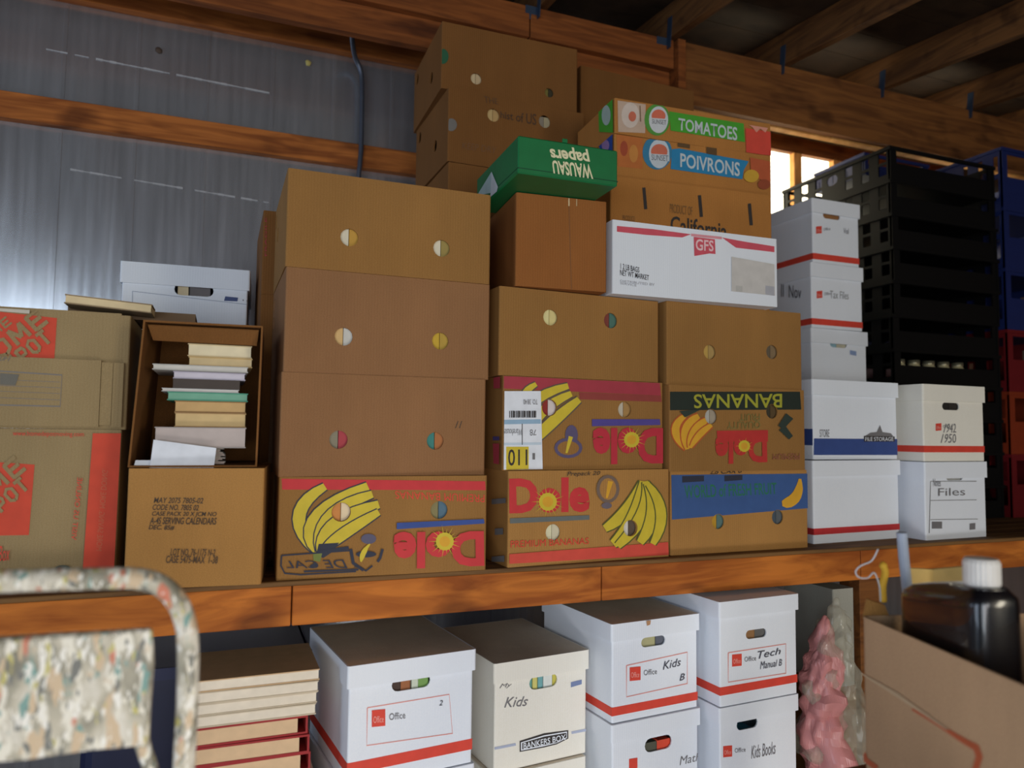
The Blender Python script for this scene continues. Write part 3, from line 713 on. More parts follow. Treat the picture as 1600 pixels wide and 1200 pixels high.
# ---- things on top of stacks two and three
M_ = carton('plain_carton', (.701, 1.775, 1.779), .258, .30, .2475, -4.5, 'plain reddish kraft carton standing under the green tray box', KRAFT_R)
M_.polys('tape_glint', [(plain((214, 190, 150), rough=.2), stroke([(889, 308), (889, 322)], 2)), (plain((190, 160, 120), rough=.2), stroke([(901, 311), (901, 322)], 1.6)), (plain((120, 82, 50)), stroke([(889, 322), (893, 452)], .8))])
G_ = Box('green_paper_box', (.653, 1.645, 2.029), .272, .34, .094, -1.5, 'upside-down dark green paper box with cream lettering overhanging a carton')
bm = bmesh.new(); add_box(bm, 0, .272, 0, .34, 0, .094, bev=.003); from_bm('box_shell', bm, GREEN, G_.root)
box('lid_seam', (-.0008, .2728, -.0008, .3408, .012, .014), plain((8, 74, 44)), G_.root)
bm = bmesh.new(); add_box(bm, .118, .132, 0, .004, .094, .104, bev=.001); from_bm('tab', bm, GREEN, G_.root)
G_.text('WAUSAU', [(924, 257), (862, 250), (865, 271), (927, 280)], plain((232, 226, 184)), bold=.03)
G_.text('papers', [(918, 233), (857, 226), (861, 246), (922, 253)], plain((232, 226, 184)), bold=.03)
G_.polys('white_triangle_print', [(plain((170, 190, 190)), [(745, 306), (768, 268), (778, 292), (776, 306)]), (plain((200, 205, 210)), [(768, 268), (778, 292), (776, 306), (766, 308)])], face='left')
F_ = Box('flat_mailing_box', (.981, 1.764, 1.779), .550, .095, .205, -1.6, 'white mailing box with red top stripe lying across stacks two and three')
sleeve('carton_wall', .55, .095, .205, WHITE, F_.root); box('carton_base', (.004, .546, .004, .091, .0005, .004), WHITE, F_.root); box('top_flap', (.004, .546, .004, .091, .2005, .2045), WHITE, F_.root)
PK = plain((212, 84, 100))
F_.polys('red_stripe', [(PK, [(964, 353), (1020, 358), (1065, 364), (1080, 366), (1066, 371), (1010, 367), (964, 362)]), (PK, [(1128, 371), (1160, 377), (1210, 385), (1210, 394), (1150, 387)]), (plain((226, 150, 160)), [(1080, 365), (1128, 370), (1128, 374), (1080, 369)])])
F_.poly('red_logo_panel', [(1084, 370), (1117, 374), (1118, 397), (1109, 396), (1085, 400)], PK)
F_.text('GFS', [(1087, 391), (1115, 393), (1115, 376), (1087, 373)], plain((240, 200, 205)), bold=.02)
F_.text('1 2 LB BAGS\nNET WT MARKET', [(969, 430), (1014, 438), (1014, 421), (969, 411)], DKINK, bold=.005)
F_.text('DISTRIBUTED BY\nSERVICE', [(969, 444), (1023, 452), (1023, 443), (969, 437)], plain((170, 170, 176)))
F_.poly('faded_label', [(1143, 401), (1210, 413), (1211, 462), (1143, 455)], plain((206, 202, 198)))
F_.polys('label_smudge', [(plain((176, 176, 184)), [(1196, 446), (1210, 448), (1210, 462), (1196, 460)]), (plain((190, 188, 184)), [(1150, 446), (1160, 447), (1160, 456), (1150, 455)])])
KC = board((178, 120, 60))
Cx = carton('produce_carton', (1.058, 1.915, 1.779), .555, .28, .118, -4, 'low kraft carton hidden between the mailing box and California carton', KC)
C3 = carton('produce_carton', (1.052, 1.905, 1.8975), .560, .28, .264, -4.3, 'kraft produce carton with California print behind the white mailing box', KC)
C2 = carton('produce_carton', (1.068, 1.912, 2.162), .553, .28, .132, -4.0, 'pepper carton with blue POIVRONS banner, under the tomato carton', KC)
C1 = carton('produce_carton', (1.067, 1.908, 2.295), .558, .28, .108, -3.0, 'tomato carton with green TOMATOES banner, topmost of the produce cartons', KC)
def prod(b, bx_, ey, banner, txt, tq, m, white=plain((214, 216, 220))):
    b.poly('banner', banner, m)
    b.text(txt, tq, plain((196, 206, 210)), bold=.018)
b = C1
b.poly('fruit_picture', [(965, 157), (1009, 163), (1008, 208), (966, 206)], plain((196, 170, 150)))
b.polys('fruit_print', [(plain((212, 196, 184)), ell(985, 180, 14, 20)), (plain((204, 110, 84)), ell(988, 182, 6, 8)), (plain((120, 96, 70)), stroke([(1000, 165), (1001, 190)], 1.5))])
b.polys('round_banner', [(plain((84, 150, 60)), ell(1027, 187, 20, 25, 24)), (plain((206, 210, 214)), ell(1029, 187, 15, 21, 24)), (plain((214, 110, 84)), ell(1029, 181, 11, 10, 20)), (plain((206, 210, 214)), [(1016, 184), (1042, 186), (1042, 196), (1016, 194)])])
prod(b, 0, 0, [(1046, 174), (1162, 193), (1164, 222), (1048, 204)], 'TOMATOES', [(1060, 203), (1152, 220), (1152, 199), (1060, 184)], LIMEGREEN)
b.text('SUNSET', [(1019, 193), (1041, 195), (1041, 188), (1019, 186)], GREYINK)
b.poly('tomato_picture', [(1165, 200), (1204, 206), (1205, 243), (1190, 246), (1166, 238)], plain((214, 72, 56)))
b.polys('white_flash', [(plain((222, 150, 130)), [(1170, 195), (1200, 200), (1196, 207), (1188, 201), (1182, 207), (1176, 199)])])
b.poly('side_banner', [(935, 168), (957, 155), (958, 208), (936, 206)], LIMEGREEN, face='left')
b.polys('side_badge', [(plain((170, 190, 180)), ell(947, 180, 7, 16))], face='left')
b = C2
b.poly('pepper_picture', [(963, 210), (1004, 216), (1004, 264), (966, 260)], plain((186, 106, 48)))
b.polys('pepper_print', [(plain((160, 70, 40)), ell(975, 232, 6, 12)), (plain((196, 130, 60)), ell(990, 240, 7, 14))])
b.polys('round_banner', [(plain((52, 124, 160)), ell(1027, 238, 23, 27, 24)), (plain((196, 206, 214)), ell(1030, 240, 16, 23, 24)), (plain((206, 110, 84)), ell(1030, 237, 13, 12, 20)), (plain((196, 206, 214)), [(1015, 240), (1046, 242), (1046, 252), (1015, 250)])])
prod(b, 0, 0, [(1050, 233), (1062, 232), (1170, 252), (1162, 266), (1160, 280), (1048, 264)], 'POIVRONS', [(1063, 261), (1156, 276), (1156, 254), (1063, 239)], CYAN)
b.text('SUNSET', [(1018, 250), (1044, 252), (1044, 243), (1018, 241)], GREYINK)
for q in ([(1059, 220), (1078, 223), (1078, 232), (1059, 229)], [(1104, 229), (1120, 231), (1120, 243), (1104, 240)]): b.poly('dark_print', q, plain((96, 70, 40)))
b.polys('pepper_picture', [(plain((186, 88, 50)), [(1172, 246), (1203, 252), (1204, 285), (1174, 276)]), (plain((206, 160, 50)), ell(1174, 275, 12, 10)), (plain((150, 70, 40)), ell(1194, 288, 10, 8))])
b.poly('side_banner', [(936, 214), (958, 206), (960, 235), (938, 238)], plain((30, 70, 150)), face='left')
b.polys('side_badge', [(plain((150, 120, 170)), ell(946, 227, 6, 9))], face='left')
b = C3
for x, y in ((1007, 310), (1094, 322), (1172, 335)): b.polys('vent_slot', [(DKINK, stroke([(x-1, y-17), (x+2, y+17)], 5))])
b.text('California', [(1048, 364), (1136, 375), (1136, 348), (1048, 337)], DKINK, bold=.012)
b.text('PRODUCT OF', [(1047, 332), (1082, 337), (1082, 323), (1047, 318)], plain((130, 92, 50)))
b.text('PRODUCE', [(973, 344), (992, 346), (992, 338), (973, 336)], plain((120, 84, 44)))
# ---- rear banana stack near the ceiling
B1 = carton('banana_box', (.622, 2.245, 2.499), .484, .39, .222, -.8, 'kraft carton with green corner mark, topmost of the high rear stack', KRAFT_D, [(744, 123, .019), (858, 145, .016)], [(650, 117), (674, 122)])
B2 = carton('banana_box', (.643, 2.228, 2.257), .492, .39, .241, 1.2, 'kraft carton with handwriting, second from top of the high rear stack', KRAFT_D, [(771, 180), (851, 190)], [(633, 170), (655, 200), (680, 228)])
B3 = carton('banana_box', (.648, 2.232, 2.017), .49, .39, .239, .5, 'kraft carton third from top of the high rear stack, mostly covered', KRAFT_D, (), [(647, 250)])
hb_(B1, 0, 'left', [((212, 190, 150), 'beige'), ((206, 180, 140), 'tan')], 'topmost high rear carton')
hb_(B1, 1, 'right', [((120, 110, 50), 'olive'), ((60, 54, 34), 'dark')], 'topmost high rear carton')
hb_(B2, 0, 'left', [((206, 176, 120), 'straw'), ((196, 160, 104), 'tan')], 'second high rear carton')
hb_(B2, 1, 'right', [((150, 140, 124), 'grey'), ((190, 176, 140), 'beige')], 'second high rear carton')
B1.polys('corner_sticker', [(plain((36, 92, 62)), ell(692, 88, 9, 12))])
B2.polys('corner_sticker', [(plain((120, 116, 112)), ell(705, 195, 9, 10))])
B2.text('THE', [(757, 160), (779, 163), (777, 154), (756, 150)], plain((96, 66, 40))); B2.text('hist of US', [(782, 184), (838, 196), (838, 178), (782, 174)], plain((84, 58, 38)), bold=.01)
B2.text('KEEP DRY', [(722, 232), (775, 240), (776, 230), (723, 222)], plain((120, 82, 50)))
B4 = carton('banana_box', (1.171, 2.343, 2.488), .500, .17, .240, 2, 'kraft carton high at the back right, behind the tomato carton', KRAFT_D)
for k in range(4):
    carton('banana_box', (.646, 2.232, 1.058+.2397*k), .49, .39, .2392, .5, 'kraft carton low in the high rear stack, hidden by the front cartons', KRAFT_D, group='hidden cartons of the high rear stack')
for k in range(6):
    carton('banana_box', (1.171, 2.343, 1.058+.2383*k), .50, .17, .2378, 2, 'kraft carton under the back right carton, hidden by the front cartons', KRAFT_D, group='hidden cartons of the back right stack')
# carton with long vertical slot between the two rear stacks
# ---- stack behind the left one
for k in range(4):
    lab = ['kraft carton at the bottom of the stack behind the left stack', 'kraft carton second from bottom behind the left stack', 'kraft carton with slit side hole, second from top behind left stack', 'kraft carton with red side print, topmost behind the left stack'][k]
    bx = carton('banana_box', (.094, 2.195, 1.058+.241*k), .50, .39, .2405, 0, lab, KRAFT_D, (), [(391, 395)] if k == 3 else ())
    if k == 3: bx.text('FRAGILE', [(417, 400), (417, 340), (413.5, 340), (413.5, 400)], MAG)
# ---- white file box on the left, its stack behind the book carton
WB = [file_box('file_box', (-.285, 2.386, 1.058+.2735*k), .355, .38, .273, -2.5, 'white file box hidden low behind the open book carton', WHITE, group='hidden boxes under the left white box') for k in range(2)]
Wb = file_box('file_box', (-.285, 2.386, 1.605), .355, .38, .275, -2.5, 'white lidded file box behind the open book carton at left', WHITE, hole=(303, 453), lidh=.062, hs=(.108, .034))
hole_files(Wb, [(0, .33, (214, 196, 160), 'cream'), (.36, 1, (110, 104, 104), 'grey')], 'left rear white file box')
Wb.poly('blue_print', [(352, 463), (372, 465), (371, 471), (350, 470)], plain((70, 84, 130)))
Wb.polys('fold_line', [(plain((150, 160, 180)), stroke([(207, 455), (390, 476)], .8)), (plain((150, 160, 180)), stroke([(207, 455), (207, 505)], .8))])
Wb.polys('print_dots', [(DKINK, ell(380, 469, .8, 1.4, 6)), (DKINK, ell(386, 470, .8, 1.4, 6))])

# ---- left cartons with orange print
H3 = carton('moving_carton', (-.66, 1.90, 1.058), .452, .36, .336, 0, 'moving carton with broad orange side band, lower one at far left', KRAFT_HD)
H1 = carton('moving_carton', (-.66, 1.905, 1.3945), .460, .36, .262, 0, 'worn moving carton with hanging flap, stacked on the orange-banded one', KRAFT_HD, top=False)
GLYPH = {'H': [[(.1, 0), (.1, 1)], [(.9, 0), (.9, 1)], [(.1, .5), (.9, .5)]], 'O': [[(.5, 0), (.12, .2), (.1, .8), (.5, 1), (.9, .8), (.88, .2), (.5, 0)]],
         'M': [[(.08, 0), (.12, 1)], [(.12, 1), (.5, .25)], [(.5, .25), (.88, 1)], [(.88, 1), (.92, 0)]], 'E': [[(.12, 0), (.12, 1)], [(.1, .05), (.9, .05)], [(.1, .5), (.8, .5)], [(.1, .95), (.9, .95)]],
         'T': [[(.5, 0), (.5, 1)], [(.05, .95), (.95, .95)]], 'D': [[(.12, 0), (.12, 1)], [(.1, .95), (.6, .93), (.88, .6), (.88, .4), (.6, .07), (.1, .05)]],
         'P': [[(.12, 0), (.12, 1)], [(.1, .95), (.8, .92), (.88, .7), (.8, .45), (.1, .42)]]}
def logo_hd(b, quad, face='front'):
    A, B, C, Dq = [Vector(q) for q in quad]     # TL TR BR BL px
    P = lambda u, v: tuple((A*(1-u)+B*u)*(1-v)+(Dq*(1-u)+C*u)*v)
    b.poly('orange_logo_panel', [P(0, 0), P(1, 0), P(1, 1), P(0, 1)], ORANGE)
    for t, a, c, h_ in (('THE', (.07, .50), (.45, .12), .10), ('HOME', (.06, .93), (.95, .04), .20), ('DEPOT', (.34, .98), (1.0, .32), .17)):
        ux, uy = c[0]-a[0], c[1]-a[1]; n = len(t); g = []
        for k, ch in enumerate(t):
            for seg in GLYPH[ch]:
                pl = [((k+.08+.80*x)/n, .08+.84*y) for x, y in seg]
                q = [(a[0]+ux*x-h_*y, a[1]+uy*x-h_*y) for x, y in pl]
                g.append((KRAFT_HD, stroke([P(*p) for p in q], h_*32)))
        b.polys('lettering', g)
logo_hd(H3, [(-62, 718), (54, 726), (45, 836), (-68, 838)])
H3.poly('orange_band', [(145, 677), (197.5, 677), (178, 893), (129, 893)], ORANGE)
H3.text('www.homedepotmoving.com', [(20, 683), (131, 684), (131, 675), (20, 673)], INKRED)
H3.text('VISIT US ONLINE', [(111, 843), (121, 746), (129, 747), (119, 844)], INKRED)
H3.text('MORE SAVING. MORE DOING.', [(150, 860), (160, 732), (169, 733), (159, 861)], plain((206, 110, 76)))
H3.text('Medium Box', [(-40, 880), (14, 876), (16, 852), (-38, 856)], INKRED)
H3.polys('round_stamp', [(plain((80, 86, 74)), ell(98, 888, 12, 5))])
logo_hd(H1, [(-30, 484), (89, 497), (82, 606), (-34, 596)])
H1.poly('tape_strip', [(-30, 468), (47, 476), (46, 490), (-30, 484)], plain((196, 186, 168), rough=.3))
# torn open top flaps lying back, and hanging front flap
bm = bmesh.new(); add_box(bm, .01, .44, .0, .17, .262, .266, M=None); from_bm('top_flap', bm, KRAFT_HD, H1.root)
bm = bmesh.new(); add_box(bm, .0, .45, .18, .35, .262, .266); from_bm('top_flap', bm, KRAFT_HD, H1.root)
fl = Box('hanging_flap', (-.655, 1.893, 1.400), .446, .006, .150, 0, None, None)
me_root = fl.root; me_root.parent = H1.root; me_root.location = Vector((-.655, 1.893, 1.400))-Vector((-.66, 1.905, 1.3945))
bm = bmesh.new(); add_box(bm, 0, .40, 0, .005, 0, .150); add_box(bm, .401, .424, .0015, .0055, .004, .146); add_box(bm, .425, .446, 0, .005, 0, .146)
from_bm('flap_panel', bm, KRAFT_HD, fl.root)
fl.polys('contents_form', [(GREYINK, stroke([(-30, 578), (97, 586), (94, 635), (-30, 632)], 1.8))]+[(GREYINK, stroke([(-30, y), (94, y+5)], .7)) for y in (592, 601, 610, 620)]+[(plain((110, 106, 96)), [(0, 583), (30, 585), (24, 602), (0, 601)])])
fl.text('LIFT', [(-2, 563), (17, 565), (19, 557), (0, 555)], GREYINK, shear=.3)
book('book', Matrix.Translation((-.336, 1.905, 1.6765)) @ Matrix.Rotation(R(3.5), 4, 'Y'), .178, .085, .021, plain((150, 128, 96)), CREAM, 'cream-paged hardback lying on the worn moving carton', spine='back')
book('book', Matrix.Translation((-.345, 2.005, 1.662)), .278, .19, .022, plain((112, 88, 62)), plain((120, 96, 70)), 'brown hardback jutting out over the open book carton', spine='front')

# ---- kraft carton with black stencil, open carton of books on it
K_ = carton('stencilled_carton', (-.179, 1.776, 1.058), .276, .30, .2545, -6.0, 'kraft carton with black stencil lines, under the open book carton', KRAFT_L)
for i, (t, q) in enumerate((('MAY 2075 7805-02', (241, 786, 318, 777)), ('CODE NO. 7805 02', (239, 797, 311, 788)), ('CASE PACK 20 X JCM NO', (238, 808, 339, 799)), ('A-4S SERVING CALENDARS', (235, 819, 339, 808)), ('DEC. 85#', (233, 828, 273, 820)))):
    x0, y0, x1, y1 = q; K_.text(t, [(x0-1, y0), (x1-1, y0+1), (x1, y1+1), (x0, y1)], plain((70, 54, 40)), bold=.015, shear=.15)
for t, q in (('LOT NO. 76-1175 N-2', (267, 868, 337, 857)), ('CASE 5475-MAX  1-38', (260, 880, 341, 868))):
    x0, y0, x1, y1 = q; K_.text(t, [(x0-1, y0), (x1-1, y0+1), (x1, y1+1), (x0, y1)], plain((90, 68, 46)), bold=.012, shear=.15)
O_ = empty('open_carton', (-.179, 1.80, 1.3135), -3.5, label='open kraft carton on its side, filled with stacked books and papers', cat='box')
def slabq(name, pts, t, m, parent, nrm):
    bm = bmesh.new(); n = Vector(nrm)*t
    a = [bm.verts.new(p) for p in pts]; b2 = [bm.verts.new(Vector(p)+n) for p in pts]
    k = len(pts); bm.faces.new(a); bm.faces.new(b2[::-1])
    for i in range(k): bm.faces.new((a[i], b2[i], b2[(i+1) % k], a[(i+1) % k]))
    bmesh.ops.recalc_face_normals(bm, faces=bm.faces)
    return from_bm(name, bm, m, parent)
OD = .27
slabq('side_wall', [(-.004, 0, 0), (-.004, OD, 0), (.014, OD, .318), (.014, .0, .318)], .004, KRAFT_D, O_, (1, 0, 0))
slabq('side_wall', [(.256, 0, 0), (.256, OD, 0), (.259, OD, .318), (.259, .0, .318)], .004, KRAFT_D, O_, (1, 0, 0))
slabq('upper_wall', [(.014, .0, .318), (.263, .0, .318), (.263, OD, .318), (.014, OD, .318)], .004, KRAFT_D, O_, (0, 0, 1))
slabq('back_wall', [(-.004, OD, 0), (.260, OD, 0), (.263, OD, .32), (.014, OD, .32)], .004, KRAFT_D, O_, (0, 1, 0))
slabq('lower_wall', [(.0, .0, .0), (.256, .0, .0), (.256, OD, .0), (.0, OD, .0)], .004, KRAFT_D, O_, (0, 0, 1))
slabq('inner_flap', [(.022, .012, .314), (.254, .012, .314), (.25, .04, .282), (.03, .04, .284)], .003, KRAFT_D, O_, (0, -.6, -.8))
OX = Matrix.Translation(O_.location) @ O_.rotation_euler.to_matrix().to_4x4()
def obk(px0, px1, ytop, ybot, cover, pages, label, y=1.83, sp='back', nm='book', cat='book', rot=0):
    def U(px, py):
        d = fw*FPX+rt*(px-800)-up*(py-600); return CAM+d*(y/d.y)
    a = U(px0, ybot); c = U(px1, ytop)
    return a, c
stk = [  # px x0,x1, y top/bottom of front edge, cover, pages, label
 (240, 385, 671, 700, (170, 160, 156), (196, 182, 176), 'thick pile-like paperback of greyish pages, lowest book in the open carton', 'back'),
 (272, 385, 645, 667, (176, 140, 92), (216, 186, 132), 'thick tan paperback just above the greyish pages in the open carton', 'back'),
 (272, 385, 629, 644, (150, 112, 66), (206, 168, 112), 'thinner tan paperback under the green one in the open carton', 'back'),
 (261, 388, 611, 625, (74, 150, 124), (120, 176, 150), 'green booklet in the middle of the open carton', 'back'),
 (252, 374, 606, 611, (190, 190, 190), (210, 206, 200), 'thin pale pamphlet lying on the green booklet', 'back'),
 (270, 375, 592, 606, (72, 62, 56), (104, 92, 86), 'dark brown paperback between pale pamphlets in the open carton', 'front'),
 (270, 384, 580, 591, (186, 180, 196), (206, 200, 212), 'lavender-grey booklet over the dark brown paperback', 'back'),
 (238, 388, 570, 577, (186, 184, 178), (210, 206, 198), 'wide thin grey folder of papers sticking out to the left', 'back'),
 (294, 395, 557, 571, (200, 170, 116), (226, 202, 154), 'cream paperback second from the top in the open carton', 'back'),
 (293, 394, 541, 556, (206, 184, 140), (234, 220, 184), 'pale cream paperback topmost in the open carton', 'back')]
zprev = 1.3135+.0045+.075
cal = []
for x0, x1, y0, y1, cv, pg, lb, sp in stk:
    yy = 1.815 if x0 < 245 else 1.835
    a, c = obk(x0, x1, y0, y1, 0, 0, '', yy)
    cal.append((a, c))
# paper pile at the bottom (loose sheets) carries the books
z = 1.3185
pile_top = cal[0][1].z
n = 12; th = (cal[0][0].z-z)/n
for k in range(n):
    w_ = .138+random.uniform(-.006, .006); xo = cal[0][0].x+.004+random.uniform(-.004, .004)
    book('magazine', Matrix.Translation((xo, 1.84+random.uniform(-.004, .004), z)), w_, .2, th-.0003, plain((206-4*(k % 3), 196, 192)), plain((196+6*(k % 2), 180+4*(k % 3), 176)), 'thin grey magazine in the neat pile at the bottom of the open carton', 'magazine', 'magazines at the bottom of the open carton'); z += th
for i, ((x0, x1, y0, y1, cv, pg, lb, sp), (a, c)) in enumerate(zip(stk, cal)):
    nxt = cal[i+1][0].z if i+1 < len(cal) else c.z
    t = max(.004, nxt-z-.0003)
    book('book' if 'folder' not in lb else 'paper_folder', Matrix.Translation((a.x, (1.815 if x0 < 245 else 1.835)+(.0 if i % 2 else .003), z)), c.x-a.x, .2, t, plain(cv), plain(pg), lb, spine=sp); z += t+.0003
# white sheets standing in the mouth of the carton
sheet = Box('paper_sheet', (-.165, 1.805, 1.3145), .13, .002, .06, -3, 'white sheet leaning in the mouth of the open carton', 'paper')

sheet.free = True; sheet.poly('sheet', [(240, 687), (338, 700), (334, 732), (234, 731)], PAPER)
sheet2 = Box('paper_sheet', (-.165, 1.812, 1.3145), .13, .002, .06, -3, 'second white sheet peeking out left behind the leaning sheet', 'paper')
sheet2.free = True; sheet2.poly('sheet', [(212, 719), (242, 719), (242, 731), (209, 729)], PAPER)
for s_ in (sheet, sheet2):
    for ch in s_.root.children:
        md = ch.modifiers.new('thickness', 'SOLIDIFY'); md.thickness = .0012

# ================================================================== LOWER FILE BOXES
L1 = file_box('file_box', (.284, 1.712, .603), .318, .375, .268, 6.5, 'large white file box with orange-red stripe, first in the lower row', WHITE, hole=(644, 1068), stripe=(.03, .055, INKRED), topm=TAN_LID, lidh=.05, hs=(.095, .03))
L2 = file_box('file_box', (.661, 1.788, .547), .288, .375, .270, 6.7, 'cream white file box with black oval emblem, second in the lower row', WHITE_W, hole=(851, 1066), topm=TAN_LID, lidh=.05, hs=(.085, .034))
L3 = file_box('file_box', (.964, 1.732, .650), .296, .375, .253, 5.5, 'white file box with long empty hand hole, third in the lower row', WHITE, hole=(1023, 1003), stripe=(.018, .040, INKRED), topm=TAN_LID, lidh=.045, hs=(.08, .025))
L4 = file_box('file_box', (1.276, 1.698, .665), .293, .375, .280, 3.9, 'white file box tight under the shelf beam, fourth in the lower row', WHITE, hole=(1184, 991), stripe=(.03, .052, INKRED), lidh=.045, hs=(.075, .024))
L5 = file_box('file_box', (.964, 1.730, .352), .296, .375, .296, 5.5, 'white file box at the bottom edge with red folder in its hole', WHITE, hole=(1031, 1163), lidh=.045, hs=(.09, .036))
L6 = file_box('file_box', (1.276, 1.700, .352), .290, .375, .311, 3.9, 'white file box at the bottom edge with blue folder in its hole', WHITE, hole=(1170, 1132), lidh=.045, hs=(.075, .028))
L7 = file_box('file_box', (.655, 1.778, .300), .280, .375, .245, 6.7, 'white file box beneath the black oval emblem box', WHITE_W, lidh=.045, topm=TAN_LID)
L8 = file_box('file_box', (.284, 1.712, .300), .318, .375, .301, 6.5, 'white file box beneath the large orange-red striped one', WHITE, lidh=.045)
rs = box('riser_plank', (.95, 1.60, 1.70, 2.12, .3005, .3515), TIMBER_D); tag(rs, 'thick plank lying under the two bottom edge file boxes', 'plank')
hole_files(L1, [(0, .24, (70, 50, 40), 'dark brown'), (.24, .5, (160, 100, 60), 'rust'), (.54, .72, (206, 214, 196), 'pale'), (.72, 1, (120, 160, 84), 'green')], 'first lower file box')
hole_files(L2, [(0, .16, (110, 170, 160), 'sea green'), (.18, .34, (214, 206, 120), 'yellow'), (.36, .52, (120, 176, 178), 'teal'), (.54, .84, (226, 230, 224), 'white'), (.85, 1, (206, 196, 90), 'lime')], 'second lower file box')
hole_files(L3, [(0, .62, (176, 172, 128), 'beige'), (.64, 1, (96, 100, 112), 'slate')], 'third lower file box')
hole_files(L4, [(0, .5, (150, 110, 70), 'brown'), (.5, 1, (100, 98, 96), 'grey')], 'fourth lower file box')
hole_files(L5, [(0, .5, (84, 84, 70), 'dark olive'), (.5, 1, (222, 76, 50), 'red')], 'third column bottom file box')
hole_files(L6, [(0, .2, (50, 80, 140), 'dark blue'), (.2, 1, (90, 180, 214), 'sky blue')], 'fourth column bottom file box')
fbprint(L1, 581, 1110, 21, [(574, 1106), (702, 1085), (707, 1146), (573, 1165)], ['2'], [[(686, 1103), (692, 1102), (692, 1094), (686, 1095)]])
b = L2
b.polys('grey_line', [(plain((176, 184, 206)), stroke([(771, 1170), (806, 1163)], 4)), (plain((176, 184, 206)), stroke([(893, 1145), (928, 1138)], 4)), (plain((120, 136, 176)), [(892, 1066), (909, 1062), (909, 1069), (892, 1074)])])
b.polys('oval_emblem', [(DKINK, [(812, 1158), (850, 1146), (888, 1141), (888, 1154), (870, 1163), (850, 1168), (812, 1175)]), (WHITE, [(814, 1160), (850, 1149), (886, 1143), (886, 1153), (870, 1161), (850, 1166), (814, 1173)]), (DKINK, [(816, 1161), (850, 1151), (885, 1145), (885, 1152), (870, 1160), (850, 1164), (816, 1171)])])
b.text('BANKERS BOX', [(818, 1171), (884, 1156), (884, 1147), (818, 1161)], WHITE, bold=.01)
b.text('Kids', [(788, 1106), (824, 1103), (826, 1088), (789, 1090)], GREYINK, shear=.3, name='handwriting'); b.text('My', [(780, 1078), (800, 1074), (800, 1067), (782, 1069)], GREYINK, shear=.3, name='handwriting')
fbprint(L3, 984, 1043, 17, [(979, 1040), (1074, 1019), (1074, 1068), (979, 1089)], ['Kids', 'B'], [[(1036, 1047), (1064, 1040), (1064, 1028), (1036, 1034)], [(1062, 1064), (1070, 1062), (1070, 1052), (1062, 1054)]])
fbprint(L4, 1144, 1023, 15, [(1138, 1020), (1228, 1006), (1228, 1052), (1138, 1066)], ['Tech', 'Manual B'], [[(1184, 1030), (1220, 1022), (1220, 1012), (1184, 1018)], [(1188, 1046), (1222, 1040), (1222, 1030), (1188, 1034)]])
L4.text('PAYROLL  R', [(1150, 959), (1224, 950), (1224, 942), (1150, 952)], DKINK, shear=.2, name='handwriting')
fbprint(L6, 1130, 1166, 14); L6.text('Kids Books', [(1174, 1186), (1212, 1178), (1212, 1158), (1174, 1166)], GREYINK, shear=.2, name='handwriting')
L5.text('Math', [(1062, 1196), (1094, 1188), (1094, 1176), (1062, 1182)], GREYINK, shear=.2, name='handwriting'); L5.poly('red_emblem', [(983, 1186), (996, 1184), (996, 1200), (983, 1202)], INKRED)
for bx, q in ((L1, [(596, 1033), (620, 1028), (620, 1030), (596, 1035)]), (L3, [(1010, 968), (1017, 967), (1016, 976), (1011, 978)])):
    s_ = bx.inset; bx.inset = 0.0; keep = bx.M; bx.M = keep @ Matrix.Translation((0, -s_, 0)); bx.Mi = bx.M.inverted()
    bx.poly('lid_stain', q, plain((186, 140, 100))); bx.M = keep; bx.Mi = keep.inverted(); bx.inset = s_

# ---- journals and red binders left of the lower boxes
jc = carton('support_carton', (-.05, 1.775, .30), .28, .28, .30, 1, 'kraft carton carrying the pile of journals under the shelf', KRAFT_D)
z = .601
def jrn(z, t, cover, pages, label, x=-.043, w=.265, sp='back', nm='journal', cat='magazine', sag=.004, rz=0, group=None):
    book(nm, Matrix.Translation((x, 1.765, z)) @ Matrix.Rotation(R(rz), 4, 'Z'), w, .22, t, plain(cover), plain(pages), label, cat, group, sp, sag)
names = ['red-covered binder with tan pages, lowest of the three red ones', 'red-covered binder with tan pages, middle of the three red ones', 'red-covered binder with tan pages, topmost of the red ones under the journals']
jrn(z, .034, (214, 196, 170), (206, 186, 160), 'tan journal at the very bottom of the pile under the red binders', sag=0); z += .0345
for k in range(3):
    jrn(z, .040, (158, 34, 36), (222, 188, 148), names[k], sp='right', nm='binder', cat='binder', sag=.0, w=.258-.004*k, rz=(.6, -.8, .4)[k])
    z += .0405
z += 0
for k in range(4):
    t = .0245; sg = 0
    jrn(z, t, (206, 172, 130) if k == 3 else (206, 190, 164), (234, 222, 202), ['thick white journal lowest of the four above the red binders', 'thick white journal second from bottom above the red binders', 'thick white journal just below the topmost one', 'thick white journal with brown cover, topmost of the pile'][k], sag=0, rz=(0, .5, -.4, .3)[k], x=-.041+.002*k)
    z += t+.0005
tt = Box('plastic_tote', (-.30, 2.16, .30), .55, .35, .50, 0, 'dark navy plastic tote at the back under the shelf', 'tote')
sleeve('tote_wall', .55, .35, .46, plain((22, 30, 66), rough=.4), tt.root, r=.03); box('tote_base', (.03, .52, .03, .32, 0, .005), plain((22, 30, 66), rough=.4), tt.root)
sleeve('tote_lid', .57, .37, .03, plain((26, 36, 80), rough=.4), tt.root, x0=-.01, y0=-.01, z0=.45, r=.03); box('tote_lid_top', (.0, .55, .0, .35, .474, .479), plain((26, 36, 80), rough=.4), tt.root)

